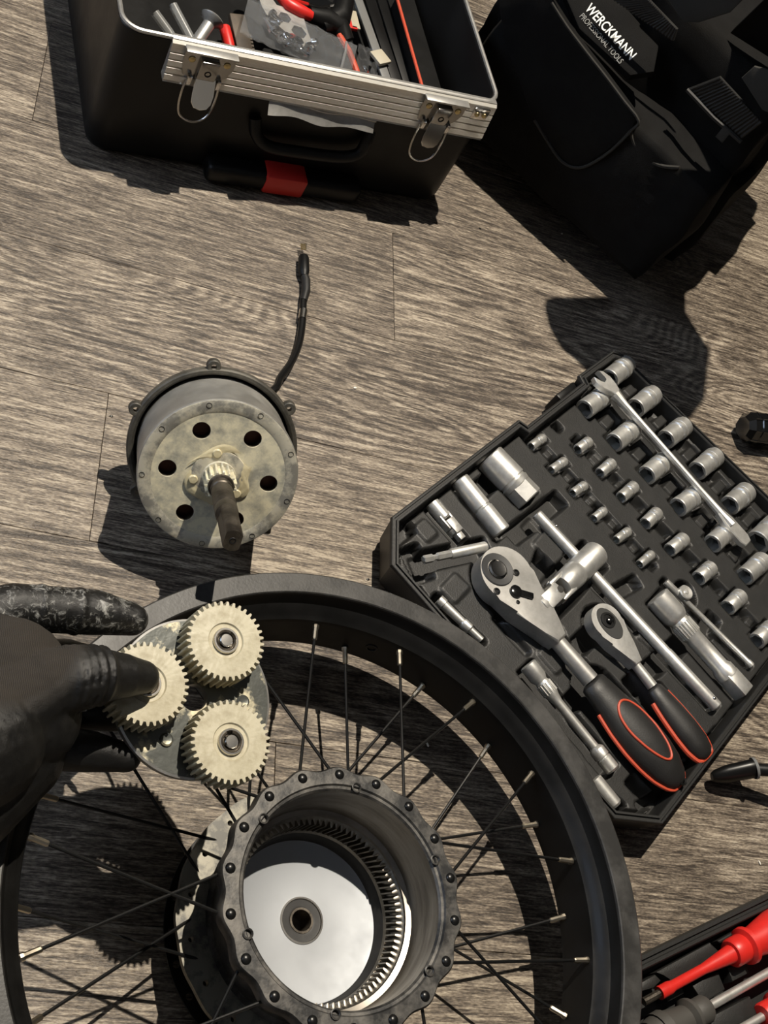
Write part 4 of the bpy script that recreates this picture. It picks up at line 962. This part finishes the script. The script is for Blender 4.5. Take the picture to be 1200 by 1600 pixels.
# packets and blades on the right
z2 = thing('zip_bag', 'small crumpled clear bag beside the orange strip in the tool box', 'bag', at(575, 115, .09))
c4b = [at(560, 66, .106), at(556, 128, .104), at(592, 134, .104), at(586, 80, .106)]
def bagg(s, t): return (c4b[0] * (1 - t) + c4b[1] * t) * (1 - s) + (c4b[3] * (1 - t) + c4b[2] * t) * s + V(0, 0, .006 * mn.noise(V(s * 6, t * 8, 1)))
MB().grid(18, 22, bagg).build('bag_film', M_BAGPL, z2, ang=180)
for k in range(4): MB().along(bagg(.3 + .1 * k, .6 + .08 * k) - V(0, 0, .002), bagg(.5, .75), [(0, 0), (.003, 0), (.003, .003), (.0015, .0032), (.0015, .010), (0, .01)], 8).build('bolt', M_CHROME2, z2)
rod('orange_strip', 'curved orange strip beside the clear bag in the tool box', 'strip', [(530, 55, .110), (545, 80, .110), (556, 108, .108), (564, 134, .104)], .0030, M_ORANGE, 8)
for k, (a, b, w, mt, nm, lb, cat) in enumerate(((( 541, 18), (549, 46), .0100, M_RED, 'red_packet', 'red edged packet beside the snips in the tool box', 'packet'), ((549, 18), (556, 46), .0070, M_LCREAM, 'cream_packet', 'cream slip next to the red edged packet', 'packet'), ((586, 80), (602, 100), .0120, M_LCREAM, 'cream_label', 'cream paper tag lying on the black blades', 'tag'), ((556, -8), (606, 132), .0075, M_GREYPL, 'metal_blade', 'long grey blade nearest the snips in the tool box', 'blade'), ((574, -8), (622, 136), .0090, M_BLACK, 'metal_blade', 'long black blade in the middle of the tool box blades', 'blade'), ((594, -8), (640, 138), .0100, M_GREYPL, 'metal_blade', 'long dark blade next to the orange edged divider', 'blade'))):
    zz = .102 + (.006 if k < 3 else 0); A, B = at(*a, zz), at(*b, zz)
    if k == 5: mt = M_BLACK
    o = MB().box(frame2((A + B) / 2, B - A), (B - A).length, w * 1.3, .0035, .0006).build(nm, mt, None); tag(o, lb, cat)
MB_fill = MB().prism(I4, [(p.x, p.y) for p in rrect(.014, 0, rc)], .060, .0800).build('inner_tray', M_BLACK, tbx)

# ------------------------------------------------------------------ black tool bag
B0 = Vector((.3146, .3769, 0)); BA = R(144); E1 = Vector((math.cos(BA), math.sin(BA), 0)); E2 = Vector((math.sin(BA), -math.cos(BA), 0))
BN = -E2                                                  # outward normal of the side that faces the camera
bag = thing('tool_bag', 'large black fabric tool bag with white lettering beside the tool box', 'bag', B0 + E1 * .2 + E2 * .14)
def bw(s, o, z): return B0 + E1 * s + E2 * o + V(0, 0, z)
def bpx(px, py, off): return onplane(px, py, B0 + BN * off, BN)
def softbox(s0, s1, o0, o1, z0, z1, rnd=.25, amp=.006, cuts=14, seed=0, fr=14.):
    m = MB(); bmesh.ops.create_cube(m.bm, size=2)
    bmesh.ops.subdivide_edges(m.bm, edges=m.bm.edges[:], cuts=cuts, use_grid_fill=True)
    for v in m.bm.verts:
        p = v.co.copy(); q = p.normalized() * max(abs(p.x), abs(p.y), abs(p.z)) * 1.18; p = p.lerp(q, rnd)
        w_ = bw((s0 + s1) / 2 + p.x * (s1 - s0) / 2, (o0 + o1) / 2 + p.y * (o1 - o0) / 2, (z0 + z1) / 2 + p.z * (z1 - z0) / 2)
        nn_ = mn.noise(w_ * fr + V(seed, 0, 0)) + .5 * mn.noise(w_ * fr * 2.3 + V(0, seed, 0))
        d_ = E1 * p.x + E2 * p.y + V(0, 0, p.z * (1 if p.z > 0 else 0)); v.co = w_ + d_ * nn_ * amp
        if v.co.z < .001: v.co.z = .001
    return m
softbox(.004, .315, .006, .27, .0, .262, .20, .007, 18).build('bag_body', M_FABRIC, bag, ang=180)
softbox(.0, .285, -.052, .035, .030, .168, .16, .005, 14, 3).build('side_pocket', M_FABRIC, bag, ang=180)
softbox(-.016, .10, .05, .25, .004, .135, .2, .007, 12, 8).build('end_pocket', M_FABRIC, bag, ang=180)
softbox(-.012, .06, .10, .24, .10, .215, .25, .006, 10, 5).build('end_pouch', M_FABRIC, bag, ang=180)
def sheet(name, pts, off, thick, mt, par=bag, amp=.0015):
    P3 = [bpx(x, y, off) for x, y in pts]; m = MB(); c = sum(P3, V(0, 0, 0)) / len(P3)
    ring = [c + (p - c) for p in P3]; M_ = frame(c, BN, E1)
    l = [(M_.inverted() @ p) for p in ring]
    m.prism(M_, [(q.x, q.y) for q in l], -thick, 0, thick * .4, 2)
    return m.build(name, mt, par, ang=40)
flap = [(772, -30), (788, 60), (800, 108), (835, 188), (866, 238), (880, 254), (898, 262), (920, 258), (955, 235), (985, 205), (998, 189), (975, 158), (945, 118), (915, 80), (885, 40), (862, 4), (848, -30)]
fl_ = sheet('pocket_flap', flap, .056, .008, M_FABRIC)
hem = [bpx(x, y, .0562) for x, y in flap[3:16]]
MB().tube(smooth(hem, 3), .0016, 6).build('flap_hem', M_FABRICG, fl_)
MB().tube(smooth([bpx(x, y, .050) for x, y in ((984, 200), (990, 222), (1002, 240), (1030, 258), (1062, 262))], 4), .0020, 6).build('piping', M_FABRICG, bag)
def webbing(name, quad, off, n, side):
    p = [bpx(x, y, off) for x, y in quad]; m = MB(); M_ = frame((p[0] + p[1] + p[2] + p[3]) / 4, BN, E1)
    l = [M_.inverted() @ q_ for q_ in p]; m.prism(M_, [(q_.x, q_.y) for q_ in l], -.003, 0)
    w_ = m.build(name, M_WEB, bag); rb = MB()
    for k in range(n):
        t = (k + .5) / n; a = p[0].lerp(p[3], t) if side else p[0].lerp(p[1], t); b = p[1].lerp(p[2], t) if side else p[3].lerp(p[2], t)
        rb.tube([a, b], .0013, 6)
    rb.build('webbing_ribs', M_WEB, w_); return w_
webbing('webbing_strap', [(1075, 139), (1124, 120), (1191, 192), (1160, 216)], .024, 19, True)
webbing('webbing_strap', [(948, -8), (1004, -10), (1058, 46), (1052, 64)], .036, 22, True)
MB().tube([bpx(1073, 140, .026), bpx(1115, 184, .026), bpx(1158, 222, .026)], .0022, 6).build('strap_edge', M_WEB, bag)
zp = [bpx(x, y, .027) for x, y in ((1120, 206), (1134, 196), (1144, 206), (1128, 226))]
sheet('zip_pull', [(1117, 214), (1131, 197), (1142, 206), (1128, 224)], .028, .003, M_FABRICG)
sheet('worn_panel', [(1158, 122), (1178, 104), (1230, 118), (1230, 190), (1190, 172)], .020, .003, M_FABRICG)
sheet('upper_panel', [(1030, -20), (1066, 34), (1090, 36), (1140, 20), (1180, -20)], .012, .003, M_FABRICG)
# the name patch sits on the sloping shoulder of the bag
PN = (BN + V(0, 0, 1.25)).normalized(); PP = bpx(955, 60, .034)
def tpx(x, y, off): return onplane(x, y, PP + PN * off, PN)
_np = [tpx(x, y, 0) for x, y in [(868, -40), (905, 45), (985, 118), (1022, 112), (1030, 70), (985, 20), (935, -40)]]
_pm = frame(PP, PN, E1)
MB().prism(_pm, [((_pm.inverted() @ q_).x, (_pm.inverted() @ q_).y) for q_ in _np], -.012, 0, .002, 2).build('name_patch', M_FABRIC, bag)
def text(body, size, p0, p1, off, mt, name, bold=0.):
    a, b = tpx(*p0, off), tpx(*p1, off); d = (b - a).normalized(); z = PN; y = z.cross(d)
    cu = bpy.data.curves.new(name, 'FONT'); cu.body = body; cu.size = 1.; cu.extrude = .01; cu.offset = bold
    ob = bpy.data.objects.new(name, cu); COL.objects.link(ob); dg = bpy.context.evaluated_depsgraph_get(); dg.update()
    me = bpy.data.meshes.new_from_object(ob.evaluated_get(dg)); bpy.data.objects.remove(ob)
    xs = [v.co.x for v in me.vertices]; k = (b - a).length / (max(xs) - min(xs)); x0 = min(xs)
    M_ = Matrix(((d.x, y.x, z.x, a.x), (d.y, y.y, z.y, a.y), (d.z, y.z, z.z, a.z), (0, 0, 0, 1)))
    for v in me.vertices: v.co = (M_ @ V((v.co.x - x0) * k, v.co.y * size, v.co.z * .02)) - a
    me.materials.clear(); return place(name, me, mt, a, bag)
text('WERCKMANN', .0135, (913, 14), (984, 94), .0006, M_WHITE, 'lettering', .012)
text('PROFESSIONAL TOOLS', .0080, (905, 26), (968, 100), .0006, M_GREYP, 'lettering')
# unseen slab added out of view to cast the soft shadow before the bag
casterS = ((866, 464, .40), (853, 468, .40), (851, 480, .40), (858, 510, .40), (876, 542, .40), (905, 566, .405), (975, 636, .43), (1045, 690, .46), (1098, 622, .50), (1106, 545, .50), (1070, 488, .45), (1000, 464, .42))
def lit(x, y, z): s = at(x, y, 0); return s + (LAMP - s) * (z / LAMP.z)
lp = [lit(*s) for s in casterS]
MB().loft([[p for p in lp], [p + V(0, 0, .008) for p in lp]]).build('shadow_caster', M_FABRIC, bag)
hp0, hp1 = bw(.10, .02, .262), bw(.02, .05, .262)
MB().loft([[hp0, hp1, hp1 + V(0, 0, .006), hp0 + V(0, 0, .006)], [lp[-1], lp[-2], lp[-2] + V(0, 0, .006), lp[-1] + V(0, 0, .006)]]).build('caster_arm', M_FABRIC, bag)  # added strip that joins the shadow-casting slab to the bag top

# ------------------------------------------------------------------ second tool case in the lower right corner
SA = R(23.5); SU = Vector((math.cos(SA), math.sin(SA), 0)); SV = Vector((math.sin(SA), -math.cos(SA), 0)); S0 = at(1003, 1490, .036); S0.z = 0
def sw(u, v, z): return S0 + SU * u + SV * v + V(0, 0, z)
c2 = thing('screwdriver_case', 'black moulded tool tray holding red screwdrivers beside the wheel', 'tool case', sw(.15, .12, 0))
def rect2(ins, z): return [sw(u, v, z) for u, v in ((-.044 + ins, ins), (-.044 + ins, .26 - ins), (.34 - ins, .26 - ins), (.34 - ins, ins))]
MB().loft([rect2(.008, .0006), rect2(.003, .006), rect2(0, .032), rect2(.0012, .036), rect2(.0040, .036), rect2(.0046, .0335), rect2(.0070, .0335), rect2(.0076, .0352), rect2(.0100, .0352), rect2(.0110, .0340), rect2(.0125, .0140)], True, True).build('case_shell', M_SHELL, c2, ang=25)
def blk(pts, z, name='tray_block', z0=.013):
    P3 = [at(x, y, z) for x, y in pts]; M_ = T((0, 0, 0))
    return MB().prism(M_, [(p.x, p.y) for p in P3], z0, z, .0016, 2).build(name, M_TRAY, c2, ang=40)
blk([(1022, 1520), (1110, 1472), (1124, 1488), (1128, 1494), (1062, 1532), (1046, 1534), (1038, 1520)], .0300)
blk([(1082, 1540), (1122, 1517), (1134, 1546), (1100, 1568)], .0300)
blk([(1137, 1512), (1162, 1500), (1172, 1520), (1145, 1534)], .0285)
blk([(1108, 1590), (1172, 1556), (1186, 1584), (1120, 1620)], .0300)
blk([(1120, 1470), (1158, 1448), (1164, 1452), (1126, 1474)], .0310)
blk([(1000, 1536), (1024, 1522), (1034, 1532), (1022, 1544), (1000, 1550)], .0290)
blk([(1036, 1548), (1066, 1536), (1070, 1552), (1044, 1566)], .026)
def sdriver(name, label, tip, col, end, z0, z1, shaftr, sm, hm_, hr, blade, red_shaft=False):
    a, c, e = at(*tip, z0), at(*col, z1), at(*end, z1); t = thing(name, label, 'screwdriver', at(*col, .015))
    L1 = (c - a).length
    MB().along(a, c, [(0, 0), (shaftr * 1.25, 0), (shaftr * 1.25, .010), (shaftr, .014), (shaftr, L1 * .6), (shaftr * 1.25, L1 * .72), (shaftr * 1.8, L1), (0, L1)] if red_shaft else [(0, 0), (shaftr, 0), (shaftr, L1), (0, L1)], 18).build('shaft', sm, t)
    if red_shaft:
        d = (a - c).normalized(); MB().tube([a - d * .002, a + d * .016], .0030, 10).build('blade', M_SHAFT, t)
    L2 = (e - c).length; s_ = hr
    MB().along(c, e, [(0, -.001), (s_ * .62, -.001), (s_ * .70, .001), (s_ * .70, .012), (s_ * .66, .013), (s_ * .90, .0145), (s_ * .93, .018), (s_ * .70, .021), (s_ * .78, .030), (s_, .050), (s_ * 1.02, L2 * .7), (s_ * .8, L2 - .002), (0, L2)], 20).build('handle', hm_, t)
    return t
sdriver('screwdriver', 'insulated screwdriver with all-red shaft and handle in the lower right case', (1030, 1552), (1143, 1490), (1300, 1404), .034, .037, .0040, M_RED, M_RED, .0158, True, True)
sdriver('screwdriver', 'screwdriver with grey rubber handle against the wheel and bright chrome shaft', (1260, 1486), (1102, 1576), (1012, 1626), .034, .033, .0036, M_CHROME, mat('grey_rubber_handle', (.055, .052, .047), .6), .0150, False)
sdriver('screwdriver', 'screwdriver with chrome shaft and red collar at the bottom right corner', (1150, 1612), (1192, 1588), (1330, 1512), .034, .034, .0034, M_CHROME, M_RED, .0140, False)

# ------------------------------------------------------------------ small things on the floor
kb = thing('faceted_cap', 'glossy black faceted plastic part on the floor at the right edge', 'plastic part', at(1175, 690, 0))
a, b = at(1160, 667, .019), at(1272, 680, .019); L = (b - a).length; kM = frame(a, b - a, (0, 0, 1))
MB().lathe(kM, [(0, .002), (.0110, .0), (.0160, .006), (.0172, L * .3), (.0176, L * .34), (.0176, L), (0, L)], 8).build('cap_body', M_BLACKGL, kb, ang=20)
for k in range(8):
    an = 2 * math.pi * k / 8; r_ = .0184
    MB().tube([kM @ V(.0155 * math.cos(an), .0155 * math.sin(an), .006), kM @ V(.0170 * math.cos(an), .0170 * math.sin(an), L * .8)], .0014, 6).build('cap_rib', M_BLACKGL, kb)
for k in range(5):
    an = 2 * math.pi * (k + .5) / 8 + .8; MB().lathe(kM @ T((0, 0, .011 + k * .004)), [(.0158, -.0012), (.0176, 0), (.0158, .0012)], 8).build('cap_ring', M_BLACKGL, kb) if k in (1, 4) else None
hd = thing('rubber_sleeved_lever', 'black rod with a rubber sleeve sticking out behind the socket case', 'lever', at(1150, 1210, 0))
a, b = at(1112, 1214, .012), at(1180, 1200, .028); L = (b - a).length
MB().along(a, b, [(0, 0), (.0040, 0), (.0062, .003), (.0085, L * .35), (.0092, L * .8), (.0094, L - .002), (.0088, L), (0, L)], 18, sy=.8).build('rubber_sleeve', M_CABLE, hd)
MB().lathe(frame(b, b - a), [(.0094, -.002), (.0098, -.0008), (.0094, .0004), (.0055, .0006)], 20).build('sleeve_lip', M_GREYPL, hd)
MB().tube([b - (b - a).normalized() * .004, at(1300, 1212, .050), at(1390, 1224, .050), at(1440, 1260, .004)], .0054, 12).build('rod', M_BLACK, hd)
for nm, p, sx, lb in (('crumb', (555, 606, .0008), (.0016, .0011, .0008), 'white crumb on the floor right of the motor cable'), ('crumb', (668, 1163, .0008), (.0008, .0022, .0008), 'white sliver on the floor inside the wheel'), ('crumb', (1187, 1348, .0008), (.0007, .0020, .0007), 'thin pale sliver on the floor below the socket case'), ('crumb', (878, 365, .0006), (.0010, .0008, .0006), 'tiny white speck in the shadow of the tool bag')):
    m = MB(); bmesh.ops.create_icosphere(m.bm, subdivisions=2, radius=1, matrix=T(at(*p)) @ Matrix.Rotation(.4, 4, 'Z') @ diag(*sx))
    for v in m.bm.verts: v.co += V(*(random.uniform(-1, 1) for _ in range(3))) * .00012
    tag(m.build(nm, M_CRUMB), lb, 'crumb')
for p, lb in (((750, 357, .0006), 'dark bit of grit on the plank right of the tool box'), ((174, 650, .0006), 'dark bit of grit left of the motor'), ((575, 905, .0006), 'dark bit of grit above the wheel rim')):
    m = MB(); bmesh.ops.create_icosphere(m.bm, subdivisions=1, radius=1, matrix=T(at(*p)) @ diag(.0016, .0010, .0007)); tag(m.build('grit', M_SPOKE), lb, 'grit')
